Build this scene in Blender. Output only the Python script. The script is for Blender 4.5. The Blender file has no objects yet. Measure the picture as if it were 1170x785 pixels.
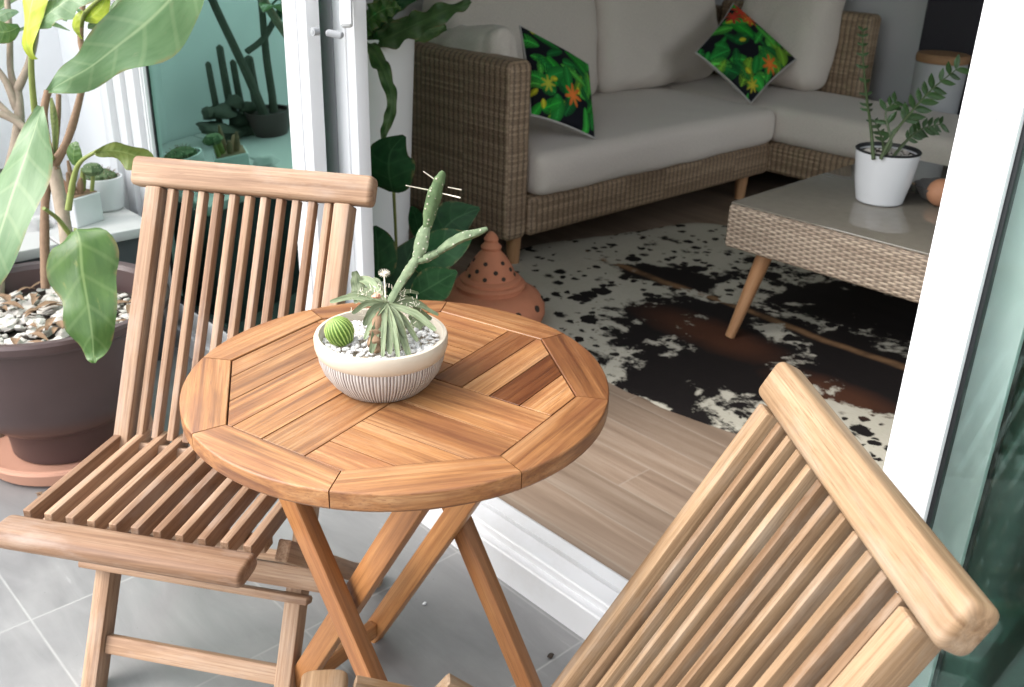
import bpy, math, random
from mathutils import Vector, Matrix, noise as mnoise
R = math.radians
random.seed(7)
sc = bpy.context.scene
col = sc.collection
V3 = Vector

# ------------------------------------------------------------------ camera data (solved from the photograph)
CAMZ = 1.37
FPX = 1120.13
C_R = V3((0.679, 0.7336, 0.0285)); C_D = V3((0.3218, -0.2625, -0.9097)); C_F = V3((-0.6599, 0.6268, -0.4143))

def X(px, py, d):
    """world point at forward distance d seen at photo pixel (px, py)"""
    return V3((0, 0, CAMZ)) + d * (C_F + (px - 585) / FPX * C_R + (py - 392.5) / FPX * C_D)

# ------------------------------------------------------------------ mesh builder
class MB:
    def __init__(s, xf=None):
        s.V = []; s.F = []; s.G = []; s.Rv = []; s.C = {}
        s.xf = xf
    def v(s, p):
        p = V3(p)
        if s.xf is not None: p = s.xf @ p
        s.V.append(p); return len(s.V) - 1
    def f(s, idx, gc, rv=0.0):
        s.F.append(tuple(idx)); s.G.append([tuple(g) for g in gc]); s.Rv.append(rv)

    def prism(s, A, B, prof, side, up, rv=None, ch=0.0, taper=1.0, goff=None):
        """extrude a 2D profile [(a,b)] (side, up) from A to B, with chamfered ends"""
        A = V3(A); B = V3(B); L = (B - A).length; d = (B - A).normalized()
        side = V3(side); side = (side - d * side.dot(d)).normalized()
        up = V3(up); up = up - d * up.dot(d) - side * up.dot(side)
        up.normalize()
        rv = random.random() if rv is None else rv
        off = V3((rv * 7.3, rv * 3.1, 0)) if goff is None else V3(goff)
        n = len(prof)
        m0 = max(max(abs(a) for a, b in prof), 1e-6); m1 = max(max(abs(b) for a, b in prof), 1e-6)
        if ch > 0.006:
            st = []
            for q in (0, 22, 45, 67, 90):
                e = ch * (1 - math.sin(R(q))); x = ch * (1 - math.cos(R(q)))
                st.append((x, 1 - e / m0, 1 - e / m1))
            st = [(ch * (1 - math.cos(R(q))), 1 - ch * (1 - math.sin(R(q))) / m0, 1 - ch * (1 - math.sin(R(q))) / m1) for q in (0, 22, 45, 67, 90)]
            st = st + [(L - x, taper * a, taper * b) for x, a, b in reversed(st)]
        elif ch > 0: st = [(0, 1 - ch / m0, 1 - ch / m1), (ch, 1, 1), (L - ch, taper, taper), (L, taper * (1 - ch / m0), taper * (1 - ch / m1))]
        else: st = [(0, 1, 1), (L, taper, taper)]
        rings = []
        for x, ka, kb in st:
            ring = []
            for a, b in prof:
                i = s.v(A + d * x + side * (a * ka) + up * (b * kb))
                ring.append((i, (x + off.x, a + off.y, b)))
            rings.append(ring)
        flip = side.cross(up).dot(d) < 0
        for r0, r1 in zip(rings, rings[1:]):
            for k in range(n):
                k2 = (k + 1) % n
                q = [r0[k], r0[k2], r1[k2], r1[k]]
                if flip: q.reverse()
                s.f([t[0] for t in q], [t[1] for t in q], rv)
        for ring, rev in ((rings[0], True), (rings[-1], False)):
            q = list(ring)
            if rev != flip: q.reverse()
            s.f([t[0] for t in q], [(t[1][0], t[1][1], t[1][2]) for t in q], rv)

    def board(s, A, B, w, t, side=(1, 0, 0), r=0.003, rv=None, n=2, taper=1.0, ch=None):
        """rounded rectangular bar, w along side, t along the third axis"""
        d = (V3(B) - V3(A)).normalized(); side = V3(side); side = (side - d * side.dot(d)).normalized(); up = d.cross(side)
        r = min(r, w * .49, t * .49)
        prof = []
        for cx, cy, a0 in ((w/2-r, t/2-r, 0), (-w/2+r, t/2-r, 90), (-w/2+r, -t/2+r, 180), (w/2-r, -t/2+r, 270)):
            for k in range(n + 1):
                a = R(a0 + 90 * k / n); prof.append((cx + r * math.cos(a), cy + r * math.sin(a)))
        s.prism(A, B, prof, side, up, rv, ch=r * .8 if ch is None else ch, taper=taper)

    def box(s, lo, hi, r=0.004, rv=None, axis=0):
        lo = V3(lo); hi = V3(hi); c = (lo + hi) / 2; e = hi - lo
        if axis == 0: s.board((lo.x, c.y, c.z), (hi.x, c.y, c.z), e.y, e.z, (0, 1, 0), r, rv)
        elif axis == 1: s.board((c.x, lo.y, c.z), (c.x, hi.y, c.z), e.x, e.z, (1, 0, 0), r, rv)
        else: s.board((c.x, c.y, lo.z), (c.x, c.y, hi.z), e.x, e.y, (1, 0, 0), r, rv)

    def tube(s, pts, rad, n=10, rv=None, cap=True, rfun=None):
        pts = [V3(p) for p in pts]
        rv = random.random() if rv is None else rv
        if not hasattr(rad, '__len__'): rad = [rad] * len(pts)
        prev = None; rings = []; L = 0
        for i, p in enumerate(pts):
            d = (pts[min(i+1, len(pts)-1)] - pts[max(i-1, 0)]).normalized()
            if prev is None:
                a = V3((0, 0, 1)) if abs(d.z) < .9 else V3((1, 0, 0))
                u = d.cross(a).normalized()
            else:
                u = (prev - d * prev.dot(d)).normalized()
            prev = u; w = d.cross(u)
            if i: L += (p - pts[i-1]).length
            ring = []
            for k in range(n):
                a = 2 * math.pi * k / n
                rr = rad[i] * (rfun(a, i / max(1, len(pts)-1)) if rfun else 1)
                ring.append((s.v(p + (u * math.cos(a) + w * math.sin(a)) * rr), (L + rv * 5, math.cos(a) * rr + rv * 3, math.sin(a) * rr)))
            rings.append(ring)
        for r0, r1 in zip(rings, rings[1:]):
            for k in range(n):
                k2 = (k+1) % n; q = [r0[k], r0[k2], r1[k2], r1[k]]
                s.f([t[0] for t in q], [t[1] for t in q], rv)
        if cap:
            s.f([t[0] for t in reversed(rings[0])], [t[1] for t in reversed(rings[0])], rv)
            s.f([t[0] for t in rings[-1]], [t[1] for t in rings[-1]], rv)

    def lathe(s, prof, c=(0, 0, 0), n=48, rfun=None, rv=0.0):
        """prof = [(r, z)]; gc = (angle turns, arc length, radius)"""
        c = V3(c); rings = []; L = 0
        for i, (r, z) in enumerate(prof):
            if i: L += math.hypot(r - prof[i-1][0], z - prof[i-1][1])
            if r < 1e-6:
                rings.append([(s.v(c + V3((0, 0, z))), L)]); continue
            ring = []
            for k in range(n):
                a = 2 * math.pi * k / n; rr = r * (rfun(a, z) if rfun else 1)
                ring.append((s.v(c + V3((rr * math.cos(a), rr * math.sin(a), z))), L))
            rings.append(ring)
        for i, (r0, r1) in enumerate(zip(rings, rings[1:])):
            for k in range(n):
                k2 = (k+1) % n; ua = k / n; ub = (k+1) / n
                if len(r0) == 1 and len(r1) == 1: continue
                if len(r0) == 1:
                    s.f([r0[0][0], r1[k2][0], r1[k][0]][::-1], [(ua, r0[0][1], 0), (ub, r1[k2][1], 0), (ua, r1[k][1], 0)][::-1], rv)
                elif len(r1) == 1:
                    s.f([r0[k][0], r0[k2][0], r1[0][0]], [(ua, r0[k][1], 0), (ub, r0[k2][1], 0), (ua, r1[0][1], 0)], rv)
                else:
                    s.f([r0[k][0], r0[k2][0], r1[k2][0], r1[k][0]], [(ua, r0[k][1], 0), (ub, r0[k2][1], 0), (ub, r1[k2][1], 0), (ua, r1[k][1], 0)], rv)

    def grid(s, fn, nu, nv, rv=0.0, gfn=None, flip=False):
        ids = [[s.v(fn(i / nu, j / nv)) for j in range(nv + 1)] for i in range(nu + 1)]
        g = gfn or (lambda u, v: (u, v, 0))
        for i in range(nu):
            for j in range(nv):
                q = [(i, j), (i+1, j), (i+1, j+1), (i, j+1)]
                if flip: q.reverse()
                s.f([ids[a][b] for a, b in q], [g(a / nu, b / nv) for a, b in q], rv)
        return ids

    def poly_slab(s, pts, z0, z1, rv=None, gfun=None, ch=0.0015):
        """convex polygon (world xy, ccw) extruded z0..z1, top edge chamfered; gfun maps xy to grain coords"""
        rv = random.random() if rv is None else rv
        g = gfun or (lambda p: (p[0], p[1]))
        c = V3((sum(p[0] for p in pts) / len(pts), sum(p[1] for p in pts) / len(pts), 0))
        n = len(pts); lv = []
        for z, sh in ((z0, 0), (z1 - ch, 0), (z1, ch)):
            ring = []
            for p in pts:
                q = V3((p[0], p[1], 0)); d = (c - q)
                q2 = q + (d.normalized() * sh * 1.3 if d.length > 1e-6 else d)
                gg = g((q2.x, q2.y)); ring.append((s.v((q2.x, q2.y, z)), (gg[0] + rv * 7, gg[1] + rv * 3, z)))
            lv.append(ring)
        for r0, r1 in zip(lv, lv[1:]):
            for k in range(n):
                k2 = (k+1) % n; q = [r0[k], r0[k2], r1[k2], r1[k]]
                s.f([t[0] for t in q], [t[1] for t in q], rv)
        s.f([t[0] for t in lv[2]], [t[1] for t in lv[2]], rv)
        s.f([t[0] for t in reversed(lv[0])], [t[1] for t in reversed(lv[0])], rv)

    def build(s, name, mat, parent=None, angle=38, smooth=True, colors=None):
        me = bpy.data.meshes.new(name)
        me.from_pydata([tuple(v) for v in s.V], [], s.F)
        a = me.attributes.new('gc', 'FLOAT_VECTOR', 'CORNER')
        flat = []
        for g in s.G:
            for q in g: flat.extend(q)
        a.data.foreach_set('vector', flat)
        b = me.attributes.new('rv', 'FLOAT', 'FACE'); b.data.foreach_set('value', s.Rv)
        if colors:
            ca = me.attributes.new('Col', 'FLOAT_COLOR', 'POINT')
            fl = []
            for c in colors: fl.extend((c[0], c[1], c[2], 1))
            ca.data.foreach_set('color', fl)
        if smooth:
            me.polygons.foreach_set('use_smooth', [True] * len(me.polygons))
            me.set_sharp_from_angle(angle=R(angle))
        me.materials.append(mat)
        me.update()
        o = bpy.data.objects.new(name, me); col.objects.link(o)
        if parent is not None: o.parent = parent
        return o

def tag(o, label=None, cat=None, group=None, kind=None):
    if label: o['label'] = label
    if cat: o['category'] = cat
    if group: o['group'] = group
    if kind: o['kind'] = kind
    return o
def thing(name, label, cat, loc=(0, 0, 0), rz=0, group=None):
    o = bpy.data.objects.new(name, None); col.objects.link(o)
    o.empty_display_size = .05
    o.location = loc; o.rotation_euler = (0, 0, rz)
    return tag(o, label, cat, group)

# ------------------------------------------------------------------ material helpers
class NT:
    def __init__(s, name):
        s.m = bpy.data.materials.new(name); s.m.use_nodes = True
        s.n = s.m.node_tree.nodes; s.l = s.m.node_tree.links
        s.n.clear()
        s.out = s.n.new('ShaderNodeOutputMaterial')
        s.p = s.n.new('ShaderNodeBsdfPrincipled')
        s.l.new(s.p.outputs[0], s.out.inputs[0])
    def set(s, k, v):
        inp = s.p.inputs[k]
        if hasattr(v, 'is_linked'): s.l.new(v, inp)
        else: inp.default_value = (*v, 1) if isinstance(v, tuple) and len(v) == 3 else v
    def attr(s, name):
        n = s.n.new('ShaderNodeAttribute'); n.attribute_name = name; return n
    def gc(s): return s.attr('gc').outputs['Vector']
    def obj(s): return s.n.new('ShaderNodeTexCoord').outputs['Object']
    def pos(s): return s.n.new('ShaderNodeNewGeometry').outputs['Position']
    def map(s, vec, scale=(1, 1, 1), loc=(0, 0, 0), rot=(0, 0, 0)):
        n = s.n.new('ShaderNodeMapping'); s.l.new(vec, n.inputs[0])
        n.inputs['Scale'].default_value = scale; n.inputs['Location'].default_value = loc; n.inputs['Rotation'].default_value = rot
        return n.outputs[0]
    def noise(s, vec, scale=1, detail=4, rough=.55, dist=0, out='Fac'):
        n = s.n.new('ShaderNodeTexNoise'); s.l.new(vec, n.inputs['Vector'])
        n.inputs['Scale'].default_value = scale; n.inputs['Detail'].default_value = detail
        n.inputs['Roughness'].default_value = rough; n.inputs['Distortion'].default_value = dist
        return n.outputs[out]
    def vor(s, vec, scale=1, feature='F1', out='Distance', rnd=1):
        n = s.n.new('ShaderNodeTexVoronoi'); n.feature = feature; s.l.new(vec, n.inputs['Vector'])
        n.inputs['Scale'].default_value = scale; n.inputs['Randomness'].default_value = rnd
        return n.outputs[out]
    def ramp(s, fac, stops, interp='LINEAR'):
        n = s.n.new('ShaderNodeValToRGB'); s.l.new(fac, n.inputs[0]); n.color_ramp.interpolation = interp
        el = n.color_ramp.elements
        while len(el) < len(stops): el.new(.5)
        for e, (p, c) in zip(el, stops):
            e.position = p; e.color = (*c, 1) if hasattr(c, '__len__') else (c, c, c, 1)
        return n.outputs[0]
    def mix(s, fac, a, b, mode='MIX'):
        n = s.n.new('ShaderNodeMix'); n.data_type = 'RGBA'; n.blend_type = mode
        for i, v in ((0, fac), (6, a), (7, b)):
            if hasattr(v, 'is_linked'): s.l.new(v, n.inputs[i])
            else: n.inputs[i].default_value = (*v, 1) if isinstance(v, tuple) and len(v) == 3 else v
        return n.outputs[2]
    def M(s, op, a, b=None, c=None):
        n = s.n.new('ShaderNodeMath'); n.operation = op
        for i, v in enumerate((a, b, c)):
            if v is None: continue
            if hasattr(v, 'is_linked'): s.l.new(v, n.inputs[i])
            else: n.inputs[i].default_value = v
        return n.outputs[0]
    def sep(s, vec):
        n = s.n.new('ShaderNodeSeparateXYZ'); s.l.new(vec, n.inputs[0]); return n.outputs
    def comb(s, x, y, z):
        n = s.n.new('ShaderNodeCombineXYZ')
        for i, v in enumerate((x, y, z)):
            if hasattr(v, 'is_linked'): s.l.new(v, n.inputs[i])
            else: n.inputs[i].default_value = v
        return n.outputs[0]
    def bump(s, h, strength=.3, dist=.002):
        n = s.n.new('ShaderNodeBump'); s.l.new(h, n.inputs['Height'])
        n.inputs['Strength'].default_value = strength; n.inputs['Distance'].default_value = dist
        s.l.new(n.outputs[0], s.p.inputs['Normal'])

def plain(name, c, rough=.5, var=.08, scale=30, bump=0.0, spec=.5, metallic=0):
    t = NT(name)
    n = t.noise(t.obj(), scale, 5)
    t.set('Base Color', t.mix(n, tuple(x * (1 - var) for x in c), tuple(min(1, x * (1 + var)) for x in c)))
    n2 = t.noise(t.obj(), scale * .3, 3)
    t.set('Roughness', t.M('MULTIPLY_ADD', n2, .2, rough - .1))
    t.set('Specular IOR Level', spec); t.set('Metallic', metallic)
    if bump: t.bump(n, bump, .003)
    return t.m

def wood(name, dark, mid, light, rough=.5, coat=0.0, grey=None, tint=.25, streak=(0.33, 0.5, 0.68), blotch=None):
    t = NT(name)
    gc = t.gc(); rv = t.attr('rv').outputs['Fac']
    o = t.comb(t.M('MULTIPLY', rv, 37.0), t.M('MULTIPLY', rv, 11.0), t.M('MULTIPLY', rv, 23.0))
    va = t.n.new('ShaderNodeVectorMath'); t.l.new(gc, va.inputs[0]); t.l.new(o, va.inputs[1])
    p = va.outputs[0]
    g1 = t.noise(t.map(p, (2.6, 62, 62)), 1, 7, .62, .5)
    g2 = t.noise(t.map(p, (5, 420, 420)), 1, 3, .5)
    g3 = t.noise(t.map(p, (3.5, 9, 9)), 1, 3, .5)
    fac = t.M('ADD', t.M('MULTIPLY', g1, .7), t.M('MULTIPLY', g3, .3))
    c = t.ramp(fac, [(streak[0], dark), (streak[1], mid), (streak[2], light)])
    c = t.mix(t.ramp(g2, [(.45, 0), (.7, .5)]), c, t.mix(.7, c, dark), 'MIX')
    g4 = t.noise(t.map(p, (4.5, 170, 170)), 1, 4, .6, .3); c = t.mix(t.ramp(g4, [(.46, 0), (.66, .6)]), c, t.mix(.75, c, dark))
    sc_ = t.noise(t.map(p, (26, 700, 700)), 1, 2); c = t.mix(t.ramp(sc_, [(.6, 0), (.7, .6)]), c, dark)
    if blotch:
        b = t.noise(t.map(p, (7, 16, 16)), 1, 5, .6, .6)
        c = t.mix(t.ramp(b, [(.46, 0), (.66, .55)]), c, blotch)
    # board to board tone
    tone = t.ramp(rv, [(0, (1 - tint, 1 - tint * 1.25, 1 - tint * 1.4)), (.4, (1, 1, 1)), (1, (1 + tint * .55, 1 + tint * .6, 1 + tint * .65))])
    c = t.mix(1.0, c, tone, 'MULTIPLY')
    if grey:
        w = t.noise(t.map(p, (6, 18, 18)), 1, 5, .65)
        c = t.mix(t.ramp(w, [(.5, 0), (.75, .55)]), c, grey)
    t.set('Base Color', c)
    t.set('Roughness', t.M('MULTIPLY_ADD', g1, .25, rough - .12))
    t.set('Specular IOR Level', .4)
    if coat:
        t.set('Coat Weight', coat); t.set('Coat Roughness', .28)
    t.bump(t.M('ADD', g2, t.M('MULTIPLY', t.M('ADD', g1, g4), .8)), .4, .0009)
    return t.m

def wicker(name, dark, mid, light, pu=.019, pv=.0085, rib=0.0):
    t = NT(name); x, y, _ = t.sep(t.gc())
    wob = t.noise(t.map(t.gc(), (7, 7, 1)), 1, 2)
    x2 = t.M('ADD', x, t.M('MULTIPLY', wob, .012))
    row = t.M('FLOOR', t.M('DIVIDE', y, pv))
    fr = t.M('FRACT', t.M('DIVIDE', y, pv))
    cell = t.M('FLOOR', t.M('DIVIDE', x2, pu))
    ph = t.M('ADD', t.M('MULTIPLY', t.M('DIVIDE', x2, pu), math.pi), t.M('MULTIPLY', row, math.pi))
    over = t.M('MULTIPLY_ADD', t.M('SINE', ph), .5, .5)
    prof = t.M('SQRT', t.M('SUBTRACT', 1.0, t.M('POWER', t.M('ABSOLUTE', t.M('MULTIPLY_ADD', fr, 2, -1)), 2.5)))
    h = t.M('MULTIPLY', t.M('MULTIPLY_ADD', over, .75, .25), prof)
    if rib:
        rb = t.M('ABSOLUTE', t.M('SINE', t.M('MULTIPLY', t.M('DIVIDE', x2, pu), math.pi)))
        h = t.M('ADD', t.M('MULTIPLY', h, 1 - rib), t.M('MULTIPLY', rb, rib))
    wn = t.n.new('ShaderNodeTexWhiteNoise'); wn.noise_dimensions = '2D'
    t.l.new(t.comb(row, t.M('FLOOR', t.M('DIVIDE', x2, pu * 9)), 0), wn.inputs['Vector'])
    tone = t.ramp(wn.outputs[0], [(0, mid), (.6, t_mid(mid, light)), (1, light)])
    c = t.mix(t.ramp(h, [(.12, 0), (.62, 1)]), dark, tone)
    t.set('Base Color', c); t.set('Roughness', .55)
    t.bump(h, .9, .004)
    return t.m
def t_mid(a, b): return tuple((x + y) / 2 for x, y in zip(a, b))

def fabric(name, c, c2, scale=900, bump=.35):
    t = NT(name); g = t.gc()
    w1 = t.noise(t.map(g, (scale, scale * .12, scale)), 1, 2); w2 = t.noise(t.map(g, (scale * .12, scale, scale)), 1, 2)
    f = t.M('MULTIPLY', t.M('ADD', w1, w2), .5)
    big = t.noise(g, 9, 4)
    t.set('Base Color', t.mix(t.ramp(f, [(.35, 0), (.65, 1)]), c, c2))
    t.set('Roughness', .9); t.set('Specular IOR Level', .15); t.set('Sheen Weight', .2)
    t.bump(t.M('ADD', f, t.M('MULTIPLY', big, 2.5)), bump, .004)
    return t.m

def leafmat(name, base, light, vein, rough=.4, blotch=None, trans=.25, veins=9, spec=.4):
    t = NT(name); x, y, z = t.sep(t.gc())
    rv = t.attr('rv').outputs['Fac']
    n = t.noise(t.map(t.gc(), (3, 1.5, 1)), 1.6, 4)
    c = t.mix(t.ramp(n, [(.3, 0), (.7, 1)]), base, light)
    ay = t.M('ABSOLUTE', y)
    sv = t.M('SINE', t.M('ADD', t.M('MULTIPLY', x, veins * 6.283), t.M('MULTIPLY', ay, -5.0)))
    c = t.mix(t.M('MULTIPLY', t.ramp(sv, [(.80, 0), (1, 1)]), .22), c, vein)
    c = t.mix(t.ramp(ay, [(.015, .7), (.06, 0)]), c, vein)
    if blotch:
        b = t.noise(t.map(t.gc(), (4, 2, 1)), 2.2, 5, .7)
        c = t.mix(t.ramp(b, [(.6, 0), (.7, .6)]), c, blotch)
    eg = t.M('MULTIPLY', t.ramp(ay, [(.86, 0), (1.0, .9)]), t.ramp(t.noise(t.map(t.gc(), (7, 2, 1)), 1.5, 3), [(.45, 0), (.62, 1)]))
    c = t.mix(eg, c, (.20, .15, .06))
    spk = t.noise(t.map(t.gc(), (22, 7, 1)), 1.5, 3, .6); c = t.mix(t.ramp(spk, [(.68, 0), (.73, .5)]), c, (.12, .10, .05))
    tone = t.ramp(rv, [(0, .8), (1, 1.15)])
    c = t.mix(1.0, c, tone, 'MULTIPLY')
    t.set('Base Color', c); t.set('Roughness', rough); t.set('Specular IOR Level', spec)
    t.bump(t.M('ADD', t.M('MULTIPLY', sv, .25), n), .3, .004)
    tr = t.n.new('ShaderNodeBsdfTranslucent'); t.l.new(c, tr.inputs[0])
    mx = t.n.new('ShaderNodeMixShader'); mx.inputs[0].default_value = trans
    t.l.new(t.p.outputs[0], mx.inputs[1]); t.l.new(tr.outputs[0], mx.inputs[2]); t.l.new(mx.outputs[0], t.out.inputs[0])
    return t.m

def glassmat(name, tint, refl=(.8, 1, .93), ior=1.6, coat=0.0):
    t = NT(name); t.n.remove(t.p)
    tr = t.n.new('ShaderNodeBsdfTransparent'); tr.inputs[0].default_value = (*tint, 1)
    gl = t.n.new('ShaderNodeBsdfGlossy'); gl.inputs[0].default_value = (*refl, 1); gl.inputs['Roughness'].default_value = 0.01
    fr = t.n.new('ShaderNodeFresnel'); fr.inputs[0].default_value = ior
    mx = t.n.new('ShaderNodeMixShader')
    t.l.new(t.M('MULTIPLY_ADD', fr.outputs[0], 1 - coat, coat), mx.inputs[0]); t.l.new(tr.outputs[0], mx.inputs[1]); t.l.new(gl.outputs[0], mx.inputs[2]); t.l.new(mx.outputs[0], t.out.inputs[0])
    return t.m

# ------------------------------------------------------------------ materials
W_PINK = wood('teak_weathered', (.15, .077, .041), (.325, .202, .122), (.43, .305, .205), .6, grey=(.36, .29, .24), tint=.3)
W_PALE = wood('teak_pale', (.115, .062, .028), (.235, .148, .080), (.31, .212, .128), .62, grey=(.29, .245, .195), tint=.3)
W_HONEY = wood('teak_oiled', (.115, .043, .018), (.30, .136, .048), (.40, .22, .10), .48, coat=.12, tint=.65, blotch=(.20, .075, .03), streak=(.36,.5,.64))
W_LEG = wood('teak_oiled_leg', (.20, .08, .026), (.37, .16, .055), (.46, .23, .085), .45, coat=.2, tint=.25)
W_OAK = wood('beech_leg', (.30, .15, .07), (.42, .23, .11), (.50, .30, .16), .45)
M_WICK = wicker('wicker_taupe', (.045, .031, .02), (.235, .16, .10), (.40, .29, .19), .028, .0095, .55)
M_WICKT = wicker('wicker_light', (.07, .05, .035), (.34, .26, .19), (.50, .40, .30), .020, .0072)
M_FAB = fabric('grey_upholstery', (.53, .48, .43), (.72, .655, .585))
M_WHITE = plain('white_aluminium', (.70, .71, .72), .35, .03, 6)
M_WALL = plain('white_render', (.80, .81, .82), .85, .03, 4, .08)
M_GREYW = plain('grey_plaster', (.52, .525, .53), .9, .03, 3, .05)
M_DARKW = plain('charcoal_plaster', (.028, .026, .034), .8, .1, 3, .05)
M_GASK = plain('black_rubber', (.012, .014, .016), .5, .1, 20)
M_GREYM = plain('grey_metal', (.30, .31, .32), .4, .05, 20)
M_GLASS = glassmat('green_tinted_glass', (.30, .86, .66), (.56, .95, .81), 2.0, .32)
M_GLASS2 = glassmat('pale_green_glass', (.92, .97, .95), (.8, 1, .94), 1.45)
M_GLASS3 = glassmat('dark_green_glass', (.50, .70, .64), (.8, 1, .94), 1.5)
M_CER = plain('white_ceramic', (.62, .63, .64), .25, .02, 8)
M_POTW = plain('white_planter', (.78, .79, .79), .5, .03, 6)
M_BROWN = plain('brown_plastic', (.070, .043, .041), .36, .12, 14)
M_TERRA = plain('terracotta', (.47, .18, .095), .8, .14, 26, .2)
M_TERRA2 = plain('terracotta_saucer', (.55, .29, .20), .75, .1, 16, .12)
M_SOIL = plain('dark_soil', (.035, .025, .018), .95, .4, 60, .6)
M_GREYPOT = plain('pale_grey_stone', (.40, .41, .42), .7, .05, 20)
M_STEMD = plain('dark_green_stem', (.055, .085, .03), .5, .25, 40, .1)
M_CORK = plain('cork', (.30, .17, .085), .8, .25, 60, .3)
M_PEBW = plain('white_pebble', (.60, .59, .57), .7, .15, 90)
M_PEBG = plain('pale_rubble', (.52, .49, .44), .85, .3, 40, .3)
M_BARK = plain('grey_bark', (.30, .24, .18), .85, .35, 60, .5)
M_STEMB = plain('brown_stem', (.20, .125, .075), .8, .35, 80, .4)
M_STEMG = plain('green_stem', (.20, .24, .06), .55, .25, 40, .1)
M_CACT = plain('cactus_green', (.085, .15, .05), .6, .3, 70, .2)
M_CACTG = plain('cactus_grey_green', (.13, .175, .095), .65, .3, 60, .25)
def cactmat(name, c, c2, dot):
    t = NT(name); n = t.noise(t.obj(), 55, 5, .6); n2 = t.noise(t.obj(), 180, 3)
    d = t.vor(t.obj(), 130)
    k = t.mix(t.ramp(n, [(.35, 0), (.65, 1)]), c, c2); k = t.mix(t.ramp(d, [(.12, 1), (.24, 0)]), k, dot)
    k = t.mix(t.ramp(t.noise(t.obj(), 26, 4), [(.6, 0), (.72, .5)]), k, (.17, .14, .08))
    t.set('Base Color', k); t.set('Roughness', .7); t.set('Specular IOR Level', .25); t.bump(t.M('ADD', n, t.ramp(d, [(.1, .6), (.3, 0)])), .8, .002)
    return t.m
M_CACT = cactmat('cactus_green', (.06, .10, .042), (.115, .165, .075), (.40, .38, .28))
M_CACTG = cactmat('cactus_grey_green', (.10, .135, .075), (.165, .21, .12), (.42, .40, .32))
M_SPINE = plain('pale_spine', (.72, .66, .54), .6, .1, 50)
M_DRY = plain('dry_brown_plant', (.21, .13, .075), .85, .4, 80, .4)
M_LCON = plain('ledge_concrete', (.075, .082, .088), .35, .25, 5, .05)
M_LSLAB = plain('ledge_slab', (.50, .49, .48), .6, .1, 9, .1)
L_BIG = leafmat('leaf_broad', (.085, .165, .065), (.145, .235, .11), (.27, .35, .18), .42, blotch=(.16, .20, .10), veins=7)
L_MID = leafmat('leaf_deep', (.05, .115, .026), (.095, .18, .045), (.22, .31, .12), .35, blotch=(.22, .24, .06), veins=6)
L_YEL = leafmat('leaf_yellow', (.32, .42, .03), (.50, .55, .06), (.50, .55, .15), .45, veins=6)
L_OLI = leafmat('leaf_olive', (.10, .15, .03), (.17, .20, .05), (.25, .30, .10), .5, veins=10)
L_DARK = leafmat('leaf_dark', (.010, .045, .014), (.020, .078, .024), (.05, .13, .05), .5, trans=.1, veins=5, spec=.2)
L_FERN = leafmat('leaf_fern', (.03, .075, .02), (.075, .14, .04), (.10, .18, .06), .5, trans=.15)
L_ZZ = leafmat('leaf_zz', (.018, .05, .014), (.045, .10, .03), (.06, .12, .04), .35, trans=.1, veins=2)
L_AGA = leafmat('leaf_agave', (.10, .135, .07), (.20, .24, .135), (.26, .28, .18), .65, trans=.1, veins=3)

def tilemat():
    t = NT('grey_floor_tile'); x, y, z = t.sep(t.pos())
    def cell(c, off, per):
        q = t.M('DIVIDE', t.M('SUBTRACT', c, off), per)
        return t.M('FLOOR', q), t.M('MULTIPLY', t.M('ABSOLUTE', t.M('SUBTRACT', t.M('FRACT', t.M('ADD', q, .5)), .5)), per)
    ix, dx = cell(x, -1.023, .391); iy, dy = cell(y, .385, .4035)
    d = t.M('MINIMUM', dx, dy)
    wn = t.n.new('ShaderNodeTexWhiteNoise'); wn.noise_dimensions = '2D'; t.l.new(t.comb(ix, iy, 0), wn.inputs['Vector'])
    o = t.n.new('ShaderNodeVectorMath'); o.operation = 'MULTIPLY_ADD'
    t.l.new(wn.outputs['Color'], o.inputs[0]); o.inputs[1].default_value = (9, 9, 9); t.l.new(t.pos(), o.inputs[2])
    s1 = t.noise(t.map(o.outputs[0], (3, 13, 1), rot=(0, 0, R(-12))), 1, 8, .68, .8)
    s2 = t.noise(t.pos(), 140, 5, .7)
    c = t.ramp(s1, [(.28, (.19, .189, .187)), (.5, (.232, .230, .227)), (.62, (.256, .253, .249)), (.74, (.38, .375, .366))])
    c = t.mix(t.M('MULTIPLY', s2, .2), c, (.22, .22, .225))
    dirt = t.noise(t.pos(), 2.3, 5, .6)
    c = t.mix(t.ramp(dirt, [(.5, 0), (.75, .35)]), c, (.44, .435, .42))
    sp_ = t.noise(t.pos(), 85, 3, .6); c = t.mix(t.ramp(sp_, [(.70, 0), (.76, .45)]), c, (.09, .085, .08))
    g = t.M('MULTIPLY', t.ramp(d, [(.0009, 1), (.0020, 0)]), t.ramp(t.noise(t.pos(), 16, 4), [(.3, .55), (.6, 1)]))
    t.set('Base Color', t.mix(g, c, (.35, .35, .335)))
    t.set('Roughness', t.mix(g, t.ramp(s1, [(.3, .42), (.7, .58)]), (.9, .9, .9)))
    t.bump(t.M('SUBTRACT', t.M('MULTIPLY', s2, .15), g), .3, .001)
    return t.m
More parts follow.
